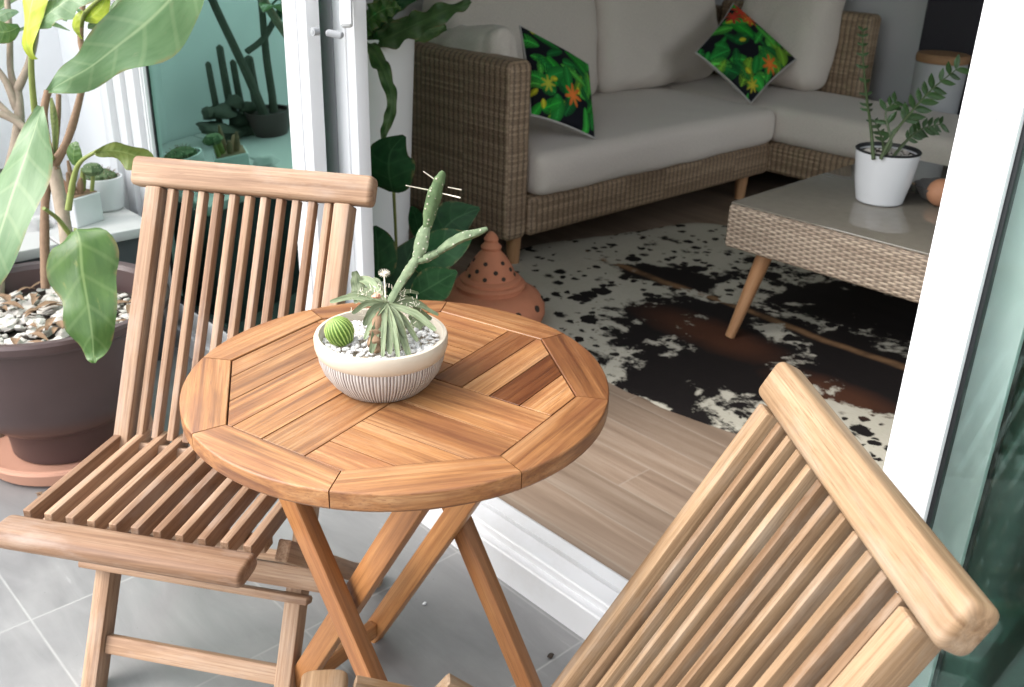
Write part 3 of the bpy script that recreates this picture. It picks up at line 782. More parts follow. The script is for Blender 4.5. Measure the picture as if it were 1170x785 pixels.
# grey forked plumeria at the left edge
plum = thing('plumeria', 'grey forked bare-stemmed plumeria at the left edge by the white wall', 'plant', (-2.95, .52, 0))
mb = MB()
pstem(mb, [(-10, 620, 2.62, .04), (-6, 500, 2.62, .036), (-10, 380, 2.6, .032), (-5, 270, 2.58, .028)], 14, bumpy=.04)
pstem(mb, [(-5, 285, 2.58, .026), (12, 200, 2.54, .018), (22, 140, 2.52, .014), (19, 100, 2.52, .012)], 14, bumpy=.07)
pstem(mb, [(19, 108, 2.52, .012), (12, 80, 2.53, .0085), (11, 40, 2.54, .008), (6, -30, 2.55, .007)], 12, bumpy=.06)
pstem(mb, [(19, 104, 2.52, .012), (30, 80, 2.5, .009), (40, 45, 2.5, .0085), (46, -20, 2.5, .008)], 12, bumpy=.06)
pstem(mb, [(20, 125, 2.52, .013), (6, 92, 2.5, .009), (-12, 70, 2.49, .008), (-40, 40, 2.48, .007)], 10, bumpy=.06)
pstem(mb, [(32, 150, 2.5, .011), (8, 128, 2.49, .0085), (-14, 105, 2.48, .008), (-40, 70, 2.46, .007)], 10, bumpy=.06)
pstem(mb, [(50, 165, 2.5, .009), (20, 140, 2.48, .0085), (-10, 126, 2.46, .008)], 8, bumpy=.06)
rel(mb, 'trunk', M_BARK, plum)
for k in range(10):
    a = k * 2.4; b = X([6, 46, -40, -40][k % 4], [-30, -20, 40, 70][k % 4], 2.5)
    d = V3((math.cos(a), math.sin(a), .55)); mb = MB()
    leaf(mb, [b, b + d * .1, b + d * .2 + V3((0, 0, -.02)), b + d * .27 + V3((0, 0, -.07))], [.006, .03, .04, .003], d.cross(V3((0, 0, 1))), fold=.2)
    rel(mb, 'leaf', L_MID, plum, angle=80)

# saucer
SC = PC
mb = MB(); mb.lathe([(0, .0), (.178, .0), (.198, .010), (.214, .046), (.212, .053), (.203, .054), (.195, .046), (.182, .028), (0, .027)], SC, 64)
sau = tag(mb.build('pot_saucer', M_TERRA2), 'round terracotta saucer under the dark brown plastic pot', 'saucer')

# ledge with two small pots
lg = thing('plant_ledge', 'low dark grey ledge with pale slab top along the white wall', 'ledge', (-3.14, .5, 0))
mb = MB(); mb.box((-3.485, -.9, .001), (-2.79, 1.15, .418), .006, axis=1); rel(mb, 'body', M_LCON, lg)
mb = MB()
for y0, y1 in ((-.9, -.1), (-.095, .862), (.867, 1.15)): mb.box((-3.483, y0, .42), (-2.765, y1, .45), .004, axis=1)
rel(mb, 'slab', M_LSLAB, lg)
pot = thing('cactus_pot', 'square white cube pot of dry brown cactus on the ledge', 'cactus pot', (-2.93, .985, .45), R(20), 'small white pots on the ledge')
mb = MB(); s_ = .048
def sq(r, z): return [(r * math.copysign(1, c_) , r * math.copysign(1, d_), z) for c_, d_ in ((1, 1), (-1, 1), (-1, -1), (1, -1))]
mb.board((0, 0, 0), (0, 0, .088), .10, .10, (1, 0, 0), .006, n=3, ch=.002); mb.build('pot', M_CER, pot)
mb = MB(); mb.board((0, 0, .0885), (0, 0, .0905), .088, .088, (1, 0, 0), .004, ch=0); mb.build('soil', M_DRY, pot)
for k in range(5):
    mb = MB(); a = k * 1.3; b = V3((.022 * math.cos(a), .022 * math.sin(a), .088))
    mb.tube([b, b + V3((.006 * math.cos(a), .006 * math.sin(a), .03)), b + V3((.012 * math.cos(a), .01 * math.sin(a), .05 + .02 * (k % 3)))], [.009, .010, .004], 9)
    mb.build('stem', [M_DRY, M_STEMG, M_DRY, M_TERRA2, M_DRY][k], pot)
mb = MB(); mb.lathe([(0, 0), (.02, .004), (.03, .018), (.02, .034), (0, .04)], (.035, .045, .135), 16, lambda a, z: 1 + .08 * math.cos(8 * a)); mb.build('pad', M_CACT, pot)
mb = MB(); mb.tube([(.03, .035, .088), (.035, .045, .14)], .006, 8); mb.build('stem', M_STEMG, pot)
pot = thing('cactus_pot', 'round white ceramic pot with a low spiny cactus on the ledge', 'cactus pot', (-3.02, 1.10, .45), 0, 'small white pots on the ledge')
mb = MB(); mb.lathe([(0, 0), (.05, 0), (.056, .006), (.062, .06), (.063, .098), (.061, .102), (.056, .102), (.054, .09), (0, .088)], n=40); mb.build('pot', M_CER, pot)
mb = MB(); mb.lathe([(0, .078), (.045, .09), (.042, .108), (.026, .12), (0, .124)], n=30, rfun=lambda a, z: 1 + .1 * math.cos(12 * a)); mb.build('cactus', M_CACT, pot)
mb = MB()
for k in range(70):
    a = random.uniform(0, 6.28); e = random.uniform(.2, 1.5); d = V3((math.cos(a) * math.cos(e), math.sin(a) * math.cos(e), math.sin(e)))
    c_ = V3((0, 0, .09)) + V3((d.x * .042, d.y * .042, d.z * .03)); mb.tube([c_, c_ + d * .016], [.0008, .0003], 4, cap=False)
mb.build('spines', M_DRY, pot)
# a pale stone lying in front
mb = MB(); rock(mb, X(128, 262, 2.98) - V3((0, 0, .005)), .03, .6, 71, 10); tag(mb.build('stone', M_CER), 'small white stone lying near the ledge edge beside the cube pot', 'stone')
mb = MB(); rock(mb, X(44, 258, 2.86), .035, 1.2, 77, 10); tag(mb.build('stone', M_LSLAB), 'upright pale stone behind the plant stems on the ledge', 'stone')

# ================================================================== CACTUS BOWL
random.seed(77)
BC = V3((-1.052, .742, .7188))
bowl = thing('cactus_bowl', 'low white ribbed bowl of small cacti and white pebbles on the round table', 'cactus bowl', BC)
def bribs(a, z): return 1
mb = MB()
mb.lathe([(0, .0), (.058, 0), (.062, .002), (.072, .012), (.084, .03), (.0895, .046), (.0905, .056)], BC, 160)
t = NT('ribbed_glaze'); x, y, z = t.sep(t.gc())
s_ = t.M('SINE', t.M('MULTIPLY', x, 6.2832 * 118)); nz = t.noise(t.map(t.gc(), (160, 14, 1)), 1, 4); t.bump(s_, .5, .002)
t.set('Base Color', t.mix(t.ramp(t.M('ADD', t.M('MULTIPLY', s_, .3), nz), [(.22, 1), (.5, 0)]), (.50, .48, .46), (.15, .125, .125))); t.set('Roughness', .45)
rel(mb, 'bowl', t.m, bowl)
mb = MB(); mb.lathe([(.0905, .056), (.0925, .059), (.0945, .066), (.0950, .078), (.093, .0825), (.088, .083), (.085, .079), (.083, .066), (0, .062)], BC, 96)
rel(mb, 'bowl_rim', plain('cream_glaze', (.52, .455, .37), .35, .06, 20), bowl)
mb = MB(); rnd = random.Random(9)
for k in range(620):
    a = rnd.uniform(0, 6.283); r = .082 * math.sqrt(rnd.random())
    rock(mb, BC + V3((r * math.cos(a), r * math.sin(a), .066 + .008 * (1 - (r / .082) ** 2) + rnd.uniform(0, .004))), rnd.uniform(.0028, .0052), .8, k, 4)
tag(rel(mb, 'pebbles', M_PEBW, bowl, angle=60), kind='stuff')
# ball cactus
bc = X(388, 379, 1.372)
mb = MB(); mb.lathe([(0, -.020), (.012, -.018), (.018, -.008), (.0195, .002), (.017, .012), (.010, .0195), (0, .0215)], (0, 0, 0), 88, lambda a, z: 1 + .075 * math.cos(22 * a))
xfb = Matrix.Translation(bc) @ Matrix.Rotation(R(-25), 4, C_F)
mb.V = [xfb @ v for v in mb.V]
tg = NT('ball_cactus'); xx, yy, zz = tg.sep(tg.gc()); sg_ = tg.M('COSINE', tg.M('MULTIPLY', xx, 6.2832 * 22))
tg.set('Base Color', tg.mix(tg.ramp(sg_, [(.0, 0), (.9, 1)]), (.085, .16, .02), (.30, .40, .10))); tg.set('Roughness', .6)
ball = rel(mb, 'ball_cactus', tg.m, bowl, angle=80)
# opuntia
def pad(pts, par=bowl, mat=M_CACTG, flat=.75, name='cactus_pad'):
    mb = MB(); P = crsp([(*X(a, b, d), r) for a, b, d, r in pts], 16)
    P = [(x, y, z, r * 1.12 * (1 + .09 * random.uniform(-1, 1))) for x, y, z, r in P]
    mb.tube([p[:3] for p in P], [p[3] for p in P], 14, rfun=lambda a, f: 1 - .3 * abs(math.sin(a)) + .05 * math.cos(6 * a))
    o = rel(mb, name, mat, par, angle=80)
    mb = MB()
    for k in range(80):
        p = P[random.randint(0, 16)]; a = V3((random.gauss(0, 1), random.gauss(0, 1), random.gauss(0, 1))).normalized()
        c_ = V3(p[:3]) + a * p[3] * .85; mb.tube([c_, c_ + a * .0045], [.0009, .0004], 4, cap=False)
    sp_ = mb.build('spines', M_SPINE, o); sp_.matrix_parent_inverse = o.matrix_parent_inverse
    return o
DB = 1.385
pad([(442, 352, DB, .006), (455, 328, DB, .0065), (468, 308, DB, .008), (476, 296, DB, .007)])
pad([(474, 300, DB, .006), (480, 285, DB, .0105), (484, 268, DB, .011), (488, 258, DB, .006)])
pad([(488, 262, DB, .006), (492, 240, DB, .0115), (499, 215, DB, .0105), (505, 200, DB, .0065), (507, 196, DB, .003)], mat=M_CACT)
pad([(472, 300, DB, .005), (488, 294, DB, .0085), (500, 289, DB, .006)])
pad([(498, 290, DB, .005), (512, 280, DB, .008), (528, 271, DB, .0085), (545, 266, DB, .007), (557, 261, DB, .003)])
mb = MB()
for p, q in (((464, 212, DB - .02), (489, 217, DB)), ((505, 221, DB), (526, 226, DB - .01)), ((484, 196, DB - .01), (498, 206, DB)), ((512, 214, DB), (527, 217, DB + .01))):
    mb.tube([X(*p), X(*q)], [.0007, .0011], 6)
rel(mb, 'long_spine', M_SPINE, bowl)
# spiny rosette of narrow leaves
ctr = (441, 348)
for k, (ex, ey, w, dz) in enumerate(((470, 408, 7, -.04), (448, 405, 7, -.05), (425, 404, 7, -.05), (497, 378, 6, -.02), (490, 352, 6, .02), (415, 372, 7, -.03), (378, 345, 5, .0), (412, 318, 8, .03), (462, 385, 6, -.03), (404, 345, 6, .0), (492, 365, 5, .03), (457, 400, 5, -.05), (474, 345, 5, .04), (478, 390, 6, -.02), (436, 408, 5, -.055), (467, 396, 5, -.035), (486, 372, 5, 0), (402, 358, 5, -.01), (418, 388, 5, -.04), (396, 338, 5, .02), (500, 360, 4, .02), (455, 410, 5, -.06), (425, 318, 5, .04), (478, 335, 4, .05))):
    mb = MB(); ex += random.uniform(-2, 2); mx, my = (ctr[0] * .45 + ex * .55), (ctr[1] * .45 + ey * .55) - 7
    pleaf(mb, [(ctr[0], ctr[1], DB - .005, 3), (mx, my, DB + dz * .6, w * .72), (ex * .85 + mx * .15, ey * .85 + my * .15, DB + dz, w * .5), (ex, ey, DB + dz * 1.1, 1)], n=14, m=6, fold=-.35, droop=.0, tilt=random.uniform(-.4, .4))
    # marginal teeth are part of the blade
    o = rel(mb, 'leaf', L_AGA, bowl, angle=80)
mb = MB()
for k in range(320):
    a = random.uniform(0, 6.283); l_ = random.uniform(.25, 1)
    c_ = X(ctr[0] + 42 * l_ * math.cos(a), ctr[1] + 14 + 40 * l_ * math.sin(a), DB - .035 * max(0, math.sin(a)) * l_)
    d = V3((random.gauss(0, 1), random.gauss(0, 1), random.gauss(0, 1) + .5)).normalized() * .006; mb.tube([c_, c_ + d], [.0005, .0003], 4, cap=False)
rel(mb, 'spines', M_SPINE, bowl)
mb = MB(); pstem(mb, [(432, 402, 1.345, .007), (428, 390, 1.35, .0095), (430, 372, 1.36, .008), (434, 354, 1.375, .004)], 16, bumpy=.25); rel(mb, 'dry_stump', M_DRY, bowl)
mb = MB(); pstem(mb, [(441, 350, DB, .0012), (440, 330, DB, .0011), (439, 314, DB, .001)], 6)
for k in range(16):
    a = k * .393; mb.tube([X(439, 313, DB), X(439 + 7 * math.cos(a), 312 + 5 * math.sin(a), DB + .008 * math.sin(a * 3))], [.0008, .0003], 5)
rel(mb, 'flower_stalk', M_SPINE, bowl)
mb = MB(); rock(mb, X(430, 338, 1.37), .007, .9, 4, 8); rel(mb, 'flower_bud', M_TERRA2, bowl)
for k, (pts) in enumerate(([(418, 345, 1.40), (410, 330, 1.41), (405, 310, 1.41)], [(430, 340, 1.40), (424, 328, 1.41), (428, 322, 1.42)], [(470, 350, 1.43), (476, 362, 1.44), (478, 380, 1.43)])):
    mb = MB(); pleaf(mb, [(*pts[0], 5), (*pts[1], 9), (*pts[2], 3)], n=12, m=5, wav=.003, wf=4); rel(mb, 'leaf', L_AGA, bowl, angle=80)

# ================================================================== INDOOR: TALL PLANTER + FERN
random.seed(15)
TP = V3((-2.60, 1.78, ZI))
pl = thing('planter', 'tall white tapered planter of trailing ferns behind the open door', 'planter', TP)
mb = MB(); mb.lathe([(0, 0), (.125, 0), (.13, .006), (.15, .35), (.172, .88), (.176, .896), (.172, .90), (.165, .90), (.16, .86), (0, .85)], TP, 64); rel(mb, 'pot', M_POTW, pl, angle=30)
mb = MB(); mb.lathe([(0, .87), (.162, .865)], TP, 40); rel(mb, 'soil', M_SOIL, pl)
d0 = 2.88
for pts, m_ in (([(418, 48, d0, 6), (440, 44, d0 - .03, 13), (470, 30, d0 - .02, 15), (505, 14, d0, 12), (538, 2, d0 + .03, 3)], L_FERN),
                ([(420, 45, d0, 6), (450, 34, d0 + .1, 12), (485, 34, d0 + .15, 13), (510, 30, d0 + .18, 4)], L_FERN),
                ([(414, 45, d0 - .08, 5), (428, 60, d0 - .14, 9), (440, 85, d0 - .19, 8), (448, 115, d0 - .2, 6), (443, 140, d0 - .2, 6), (436, 160, d0 - .19, 2)], L_FERN),
                ([(420, 40, d0, 4), (432, 12, d0 - .02, 10), (444, -8, d0 - .02, 9), (460, -40, d0, 3)], L_MID),
                ([(412, 42, d0 - .1, 5), (422, 22, d0 - .16, 14), (440, 10, d0 - .18, 12), (458, 8, d0 - .18, 2)], L_MID),
                ([(415, 45, d0, 5), (445, 10, d0 + .08, 10), (480, -15, d0 + .12, 10), (520, -30, d0 + .15, 3)], L_DARK),
                ([(400, 40, d0, 5), (390, 10, d0 + .05, 12), (376, -20, d0 + .1, 8), (360, -30, d0 + .1, 2)], L_DARK)):
    one('leaf', m_, pts, pl, wav=.012, wf=5, n=36, m=6, tilt=random.uniform(-.5, .3), fold=.1)
# broad leaved philodendron standing on the floor in front of the planter
PB = V3((-2.32, 1.72, ZI))
ph_ = thing('philodendron', 'dark heart-leaved plant in a low pot between planter and sofa arm', 'potted plant', PB)
mb = MB(); mb.lathe([(0, 0), (.075, 0), (.095, .12), (.1, .125), (.1, .135), (.093, .135), (.09, .12), (0, .115)], PB, 40); rel(mb, 'pot', M_BROWN, ph_)
mb = MB(); mb.lathe([(0, .122), (.091, .12)], PB, 30); rel(mb, 'soil', M_SOIL, ph_)
heads = [((447, 212), [(450, 220, 2.60, 6), (447, 212, 2.58, 24), (444, 192, 2.56, 33), (447, 172, 2.56, 26), (462, 155, 2.57, 3)], .3),
         ((434, 318), [(434, 322, 2.56, 5), (432, 312, 2.55, 18), (432, 290, 2.54, 23), (430, 272, 2.54, 17), (428, 258, 2.55, 2)], .2),
         ((500, 300), [(470, 300, 2.62, 6), (480, 296, 2.6, 20), (502, 286, 2.58, 25), (522, 276, 2.57, 18), (540, 268, 2.58, 2)], .3),
         ((500, 330), [(470, 340, 2.6, 5), (485, 332, 2.57, 18), (502, 322, 2.55, 20), (522, 310, 2.55, 2)], -.3),
         ((470, 320), [(470, 345, 2.64, 5), (460, 330, 2.65, 18), (465, 300, 2.66, 22), (478, 270, 2.68, 2)], -.2),
         ((520, 270), [(495, 285, 2.75, 5), (505, 265, 2.75, 22), (520, 250, 2.75, 24), (548, 238, 2.75, 2)], .2),
         ((480, 258), [(486, 275, 2.82, 4), (478, 262, 2.82, 10), (474, 246, 2.82, 9), (470, 236, 2.82, 2)], .4),
         ((440, 340), [(440, 385, 2.6, 4), (444, 365, 2.58, 18), (452, 345, 2.58, 18), (462, 330, 2.58, 2)], .2)]
mb = MB()
for (sx, sy), pts, tl_ in heads:
    e = X(*pts[0][:3]); b = PB + V3((random.uniform(-.03, .03), random.uniform(-.03, .03), .12)); m_ = (b + e) / 2 + V3((0, 0, .06))
    P = crsp([tuple(b), tuple(m_), tuple(e)], 10); mb.tube(P, .0045, 7)
rel(mb, 'stems', M_STEMG, ph_)
for _, pts, tl_ in heads: one('leaf', L_DARK, pts, ph_, tilt=tl_, fold=.12, droop=.1, n=20, m=10)

# plants on the ledge further along the wall (left of the photograph, mirrored in the door glass)
GY = 1.225
def RX(px, py, x):
    d0_ = C_F + (px - 585) / FPX * C_R + (py - 392.5) / FPX * C_D
    p = V3((0, 0, CAMZ)) + d0_ * (x / d0_.x); return V3((p.x, 2 * GY - p.y, p.z))
rp = thing('potted_plant', 'tall dark forked plant in a pot on the ledge, mirrored in the green glass', 'potted plant', (-3.27, .55, .45))
bp = RX(305, 250, -3.25); bp = V3((bp.x, bp.y, .4505))
mb = MB(); mb.lathe([(0, 0), (.06, 0), (.08, .09), (.082, .1), (.074, .1), (.07, .085), (0, .085)], bp, 32); rel(mb, 'pot', M_BROWN, rp)
M_DBARK = plain('dark_bark', (.07, .075, .055), .85, .35, 60, .5)
def qs(pts, x=-3.25):
    P = crsp([(*RX(a, b, x), r) for a, b, r in pts], 16); mb.tube([p[:3] for p in P], [p[3] for p in P], 9)
mb = MB(); top0 = RX(303, 200, -3.25)
mb.tube([bp + V3((0, 0, .08)), (bp + top0) / 2 + V3((0, 0, .02)), top0], [.022, .021, .019], 9)
qs([(303, 202, .019), (296, 170, .018), (283, 120, .017), (266, 70, .015), (242, 5, .014), (228, -45, .013)])
qs([(300, 195, .018), (305, 150, .015), (302, 90, .014), (300, 30, .012), (296, -30, .011)])
qs([(280, 78, .012), (300, 62, .012), (318, 30, .011), (330, 8, .01)])
qs([(308, 200, .016), (326, 150, .014), (345, 112, .013), (372, 60, .012)])
rel(mb, 'trunk', M_DBARK, rp)
for k, (a, b, e, f) in enumerate(((330, 8, 296, 2), (330, 10, 352, 36), (328, 12, 318, 48), (240, 0, 215, 25), (330, 5, 345, -20), (232, -30, 200, -25), (330, 8, 300, 30), (330, 8, 305, -20), (372, 60, 340, 40))):
    mb = MB(); A_, B_ = RX(a, b, -3.22), RX(e, f, -3.2); leaf(mb, [A_, A_.lerp(B_, .3) + V3((0, 0, .01)), A_.lerp(B_, .7), B_], [.004, .026, .024, .001], (.9, 0, .4), fold=.2); rel(mb, 'leaf', L_DARK, rp, angle=80)
cp = thing('column_cactus', 'cluster of columnar cacti on the ledge, mirrored in the green glass', 'cactus', (-3.38, .75, .45))
for a, top, r in ((235, 88, .010), (249, 68, .012), (263, 88, .011), (281, 84, .015)):
    t0 = RX(a, top, -3.36); mb = MB()
    mb.tube([(t0.x, t0.y, .451), (t0.x, t0.y, (t0.z + .45) / 2), (t0.x, t0.y, t0.z - .01), (t0.x, t0.y, t0.z)], [r * 1.2, r * 1.1, r, r * .3], 24, rfun=lambda a_, f: 1 + .12 * math.cos(8 * a_)); rel(mb, 'column', M_DBARK, cp)
for k, (a, b, r) in enumerate(((245, 152, .045), (262, 142, .036), (240, 172, .05), (268, 165, .045), (255, 182, .055), (276, 150, .03), (278, 180, .05), (232, 150, .028))):
    mb = MB(); rock(mb, RX(a, b, -3.33 + .015 * (k % 3)), r, .9, k, 10); rel(mb, 'pad', M_DBARK, cp, angle=80)

# terracotta lantern
LC = V3((-2.20, 1.985, ZI))
ln = thing('garden_lantern', 'pierced terracotta dome lantern with pointed finial in front of the sofa arm', 'lantern', LC)
mb = MB(); mb.lathe([(0, 0), (.13, 0), (.165, .02), (.18, .06), (.178, .09), (.160, .118), (.13, .136), (.11, .140), (.108, .150), (.0, .150)], LC, 64); rel(mb, 'base', M_TERRA, ln, angle=30)
mb = MB(); mb.lathe([(.0, .148), (.112, .148), (.114, .156), (.108, .163), (.098, .166), (.098, .174), (.092, .179), (.082, .182), (.072, .207), (.058, .232), (.042, .253), (.032, .264), (.029, .270), (.033, .275), (.033, .280), (.024, .288), (.021, .296), (.024, .304), (.018, .315), (.007, .326), (0, .329)], LC, 56); rel(mb, 'lid', M_TERRA, ln, angle=30)
for ringz, rr, nn_, ro, up_ in ((.212, .069, 7, .0075, .55), (.236, .055, 6, .007, .5), (.192, .078, 8, .007, .5), (.10, .172, 12, .012, .35)):
    for k in range(nn_):
        a = k * 6.283 / nn_ + ringz * 40; d = V3((math.cos(a), math.sin(a), up_)).normalized()
        c_ = LC + V3((math.cos(a) * rr, math.sin(a) * rr, ringz)); mb = MB(); mb.tube([c_ - d * .004, c_ + d * .0018], ro, 10)
        rel(mb, 'piercing', M_SOIL, ln)

# ================================================================== RUG
HC = [(-2.56, 2.30), (-2.36, 2.20), (-2.16, 2.12), (-1.95, 2.08), (-1.78, 2.03), (-1.62, 1.98), (-1.45, 1.985), (-1.25, 2.02), (-1.08, 2.09), (-.9, 2.13), (-.72, 2.16), (-.5, 2.1), (-.2, 2.2), (-.05, 2.45), (-.2, 2.75), (-.1, 3.05), (-.25, 3.5), (-.7, 3.62), (-1.2, 3.58), (-1.7, 3.66), (-2.1, 3.62), (-2.35, 3.55), (-2.5, 3.42), (-2.55, 3.2), (-2.62, 2.95), (-2.70, 2.7), (-2.66, 2.45)]
P = crsp(HC + [HC[0]], 180)[:-1]
P = [(x + .012 * mnoise.noise(V3((x * 14, y * 14, 0))), y + .014 * mnoise.noise(V3((x * 14, y * 14, 5)))) for x, y in P]
mb = MB(); c_ = V3((-1.5, 2.75, 0)); K = 40; n = len(P)
rings = []
for j in range(K + 1):
    f = j / K; rings.append([mb.v((c_.x + (x - c_.x) * f, c_.y + (y - c_.y) * f, ZI + .0065 + .0012 * mnoise.noise(V3((x * f * 5, y * f * 5, 2))) - (.004 if j == K else 0))) for x, y in P])
for r0, r1 in zip(rings, rings[1:]):
    for k in range(n):
        k2 = (k+1) % n; q = [r0[k], r1[k], r1[k2], r0[k2]]
        if r0 is rings[0]: q = [r1[k], r1[k2], r0[k]]
        mb.f(q, [tuple(mb.V[i]) for i in q])
bot_ = [mb.v((x, y, ZI + .001)) for x, y in P]
for k in range(n):
    k2 = (k+1) % n; q = [rings[-1][k], bot_[k], bot_[k2], rings[-1][k2]]; mb.f(q, [tuple(mb.V[i]) for i in q])
t = NT('cowhide'); ps = t.pos(); x, y, z = t.sep(ps)
def blob(cx, cy, rx, ry):
    a = t.M('POWER', t.M('DIVIDE', t.M('SUBTRACT', x, cx), rx), 2); b = t.M('POWER', t.M('DIVIDE', t.M('SUBTRACT', y, cy), ry), 2)
    return t.M('SUBTRACT', 1.0, t.M('SQRT', t.M('ADD', a, b)))
big = t.noise(ps, 5.2, 6, .62, .4); med = t.noise(t.map(ps, (1, 1, 1), (7.3, 1.1, 0)), 17, 3, .5, .3)
b1 = t.M('MAXIMUM', blob(-1.58, 2.42, .46, .46), blob(-1.45, 3.1, .75, .30))
b1 = t.M('MAXIMUM', b1, blob(-2.12, 2.83, .22, .14))
b1 = t.M('MAXIMUM', b1, blob(-1.62, 2.10, .26, .13))
b1 = t.M('MAXIMUM', t.M('MAXIMUM', b1, blob(-1.2, 2.68, .5, .28)), -.6)
f = t.M('ADD', t.M('MULTIPLY', b1, .68), t.M('MULTIPLY', t.M('SUBTRACT', big, .5), 2.4))
f = t.M('ADD', f, t.M('MULTIPLY', t.M('SUBTRACT', med, .5), .85))
fibm = t.noise(t.map(ps, (70, 190, 1)), 1, 3); f = t.M('ADD', f, t.M('MULTIPLY', t.M('SUBTRACT', fibm, .5), .28))
mask = t.ramp(f, [(.05, 0), (.20, 1)])
dst = t.n.new('ShaderNodeVectorMath'); dst.operation = 'MULTIPLY_ADD'
t.l.new(t.noise(ps, 30, 2, out='Color'), dst.inputs[0]); dst.inputs[1].default_value = (.035, .035, 0); t.l.new(ps, dst.inputs[2])
dv = dst.outputs[0]; dens = t.noise(ps, 3.0, 2)
def dots(scale, lo, hi, loc):
    vec = t.map(dv, (1, 1, 0), loc); d_ = t.vor(vec, scale); cc = t.sep(t.vor(vec, scale, out='Color'))[0]
    th = t.M('ADD', t.M('MULTIPLY', t.M('MULTIPLY', cc, cc), hi - lo), t.M('MULTIPLY_ADD', dens, .5, lo - .27))
    return t.ramp(t.M('ADD', t.M('SUBTRACT', th, d_), t.M('MULTIPLY', t.M('SUBTRACT', fibm, .5), .12)), [(0, 0), (.07, 1)])
spots = t.M('MAXIMUM', dots(13, .06, .55, (0, 0, 0)), dots(26, .02, .55, (3.3, 1.7, 0)))
mask = t.M('MAXIMUM', mask, spots)
fib = t.noise(t.map(ps, (60, 260, 60)), 1, 3)
white = t.mix(fib, (.37, .35, .28), (.54, .51, .43)); white = t.mix(t.ramp(t.noise(ps, 7, 4), [(.4, 0), (.8, .6)]), white, (.36, .34, .27))
brown = t.ramp(t.M('ADD', t.M('MAXIMUM', blob(-1.68, 2.50, .42, .16), blob(-1.2, 2.42, .3, .14)), t.M('MULTIPLY', big, .5)), [(.42, (.009, .008, .008)), (.95, (.07, .028, .015))])
brown = t.mix(t.M('MULTIPLY', fib, .3), brown, (.02, .012, .01))
# pale spine stripe
wig = t.M('MULTIPLY', t.M('SUBTRACT', t.noise(t.map(ps, (3, 3, 1)), 1, 2), .5), .06)
line = t.M('ABSOLUTE', t.M('SUBTRACT', t.M('ADD', y, wig), 2.76))
lm = t.M('MULTIPLY', t.ramp(line, [(.008, .75), (.026, 0)]), t.ramp(t.noise(ps, 11, 3), [(.35, .4), (.6, 1)]))
dk = t.mix(lm, brown, (.30, .17, .085))
t.set('Base Color', t.mix(mask, white, dk)); t.set('Roughness', .8); t.set('Specular IOR Level', .12)
t.bump(fib, .3, .003)
tag(mb.build('cowhide_rug', t.m), 'black brown and white spotted cowhide rug under the coffee table', 'rug')

# ================================================================== SOFA
random.seed(41)
def rbox(mb, lo, hi, r=.02, n=4, uscale=1.0, taper=0.0):
    """rounded box with face-mapped weave coordinates"""
    lo = V3(lo); hi = V3(hi); c = (lo + hi) / 2; h = (hi - lo) / 2
    r = min(r, min(h) * .98)
    for ax in range(3):
        for sg in (-1, 1):
            a1, a2 = [(1, 2), (0, 2), (0, 1)][ax]
            def coords(hh):
                k = [-hh + r - r * math.cos(i / n * math.pi / 4 * 1.0) * 1.0 for i in range(0)]
                inner = hh - r
                pts = [-hh + r * (1 - math.cos(0)) for _ in range(0)]
                out = []
                for i in range(n): out.append(-inner - r * math.tan(R(45 * (n - i) / n)))
                out.append(-inner)
                for i in range(1, 6): out.append(-inner + 2 * inner * i / 6)
                out.append(inner)
                for i in range(1, n + 1): out.append(inner + r * math.tan(R(45 * i / n)))
                return out
            U = coords(h[a1]); Wc = coords(h[a2])
            def pt(i, j):
                q = [0, 0, 0]; q[ax] = sg * h[ax]; q[a1] = U[i]; q[a2] = Wc[j]
                q = V3(q); inn = V3([max(-(h[k] - r), min(h[k] - r, q[k])) for k in range(3)])
                d = q - inn
                return c + inn + (d.normalized() * r if d.length > 1e-9 else d)
            ids = [[mb.v(pt(i, j)) for j in range(len(Wc))] for i in range(len(U))]
            gg = lambda i, j: (U[i] + c[a1], Wc[j] + c[a2], 0)
            for i in range(len(U) - 1):
                for j in range(len(Wc) - 1):
                    q = [(i, j), (i+1, j), (i+1, j+1), (i, j+1)]
                    if (sg < 0) != (ax == 1): q.reverse()
                    mb.f([ids[a][b] for a, b in q], [gg(a, b) for a, b in q])
def merge(o, d=1e-5):
    import bmesh
    bm = bmesh.new(); bm.from_mesh(o.data); bmesh.ops.remove_doubles(bm, verts=bm.verts, dist=d); bm.to_mesh(o.data); bm.free()
    o.data.polygons.foreach_set('use_smooth', [True] * len(o.data.polygons))
    return o
sofa = thing('corner_sofa', 'L shaped wicker corner sofa with thick grey cushions', 'sofa', (-2.9, 3.3, ZI))
def wk(name, lo, hi, r=.025, xf=None, mat=None):
    mb = MB(); rbox(mb, lo, hi, r)
    if xf: mb.V = [xf @ v for v in mb.V]
    o = rel(mb, name, mat or M_WICK, sofa, angle=60); return merge(o)
wk('seat_base', (-3.4, 2.475, .20), (-2.53, 4.06, .352))
wk('seat_base', (-3.39, 4.065, .202), (-.95, 4.74, .35))
wk('arm', (-3.42, 2.355, .20), (-2.528, 2.47, .855), .03, Matrix.Identity(4))
wk('backrest', (-3.47, 2.475, .205), (-3.36, 4.75, .86), .03)
wk('backrest', (-3.35, 4.66, .36), (-2.45, 4.775, .90), .03)
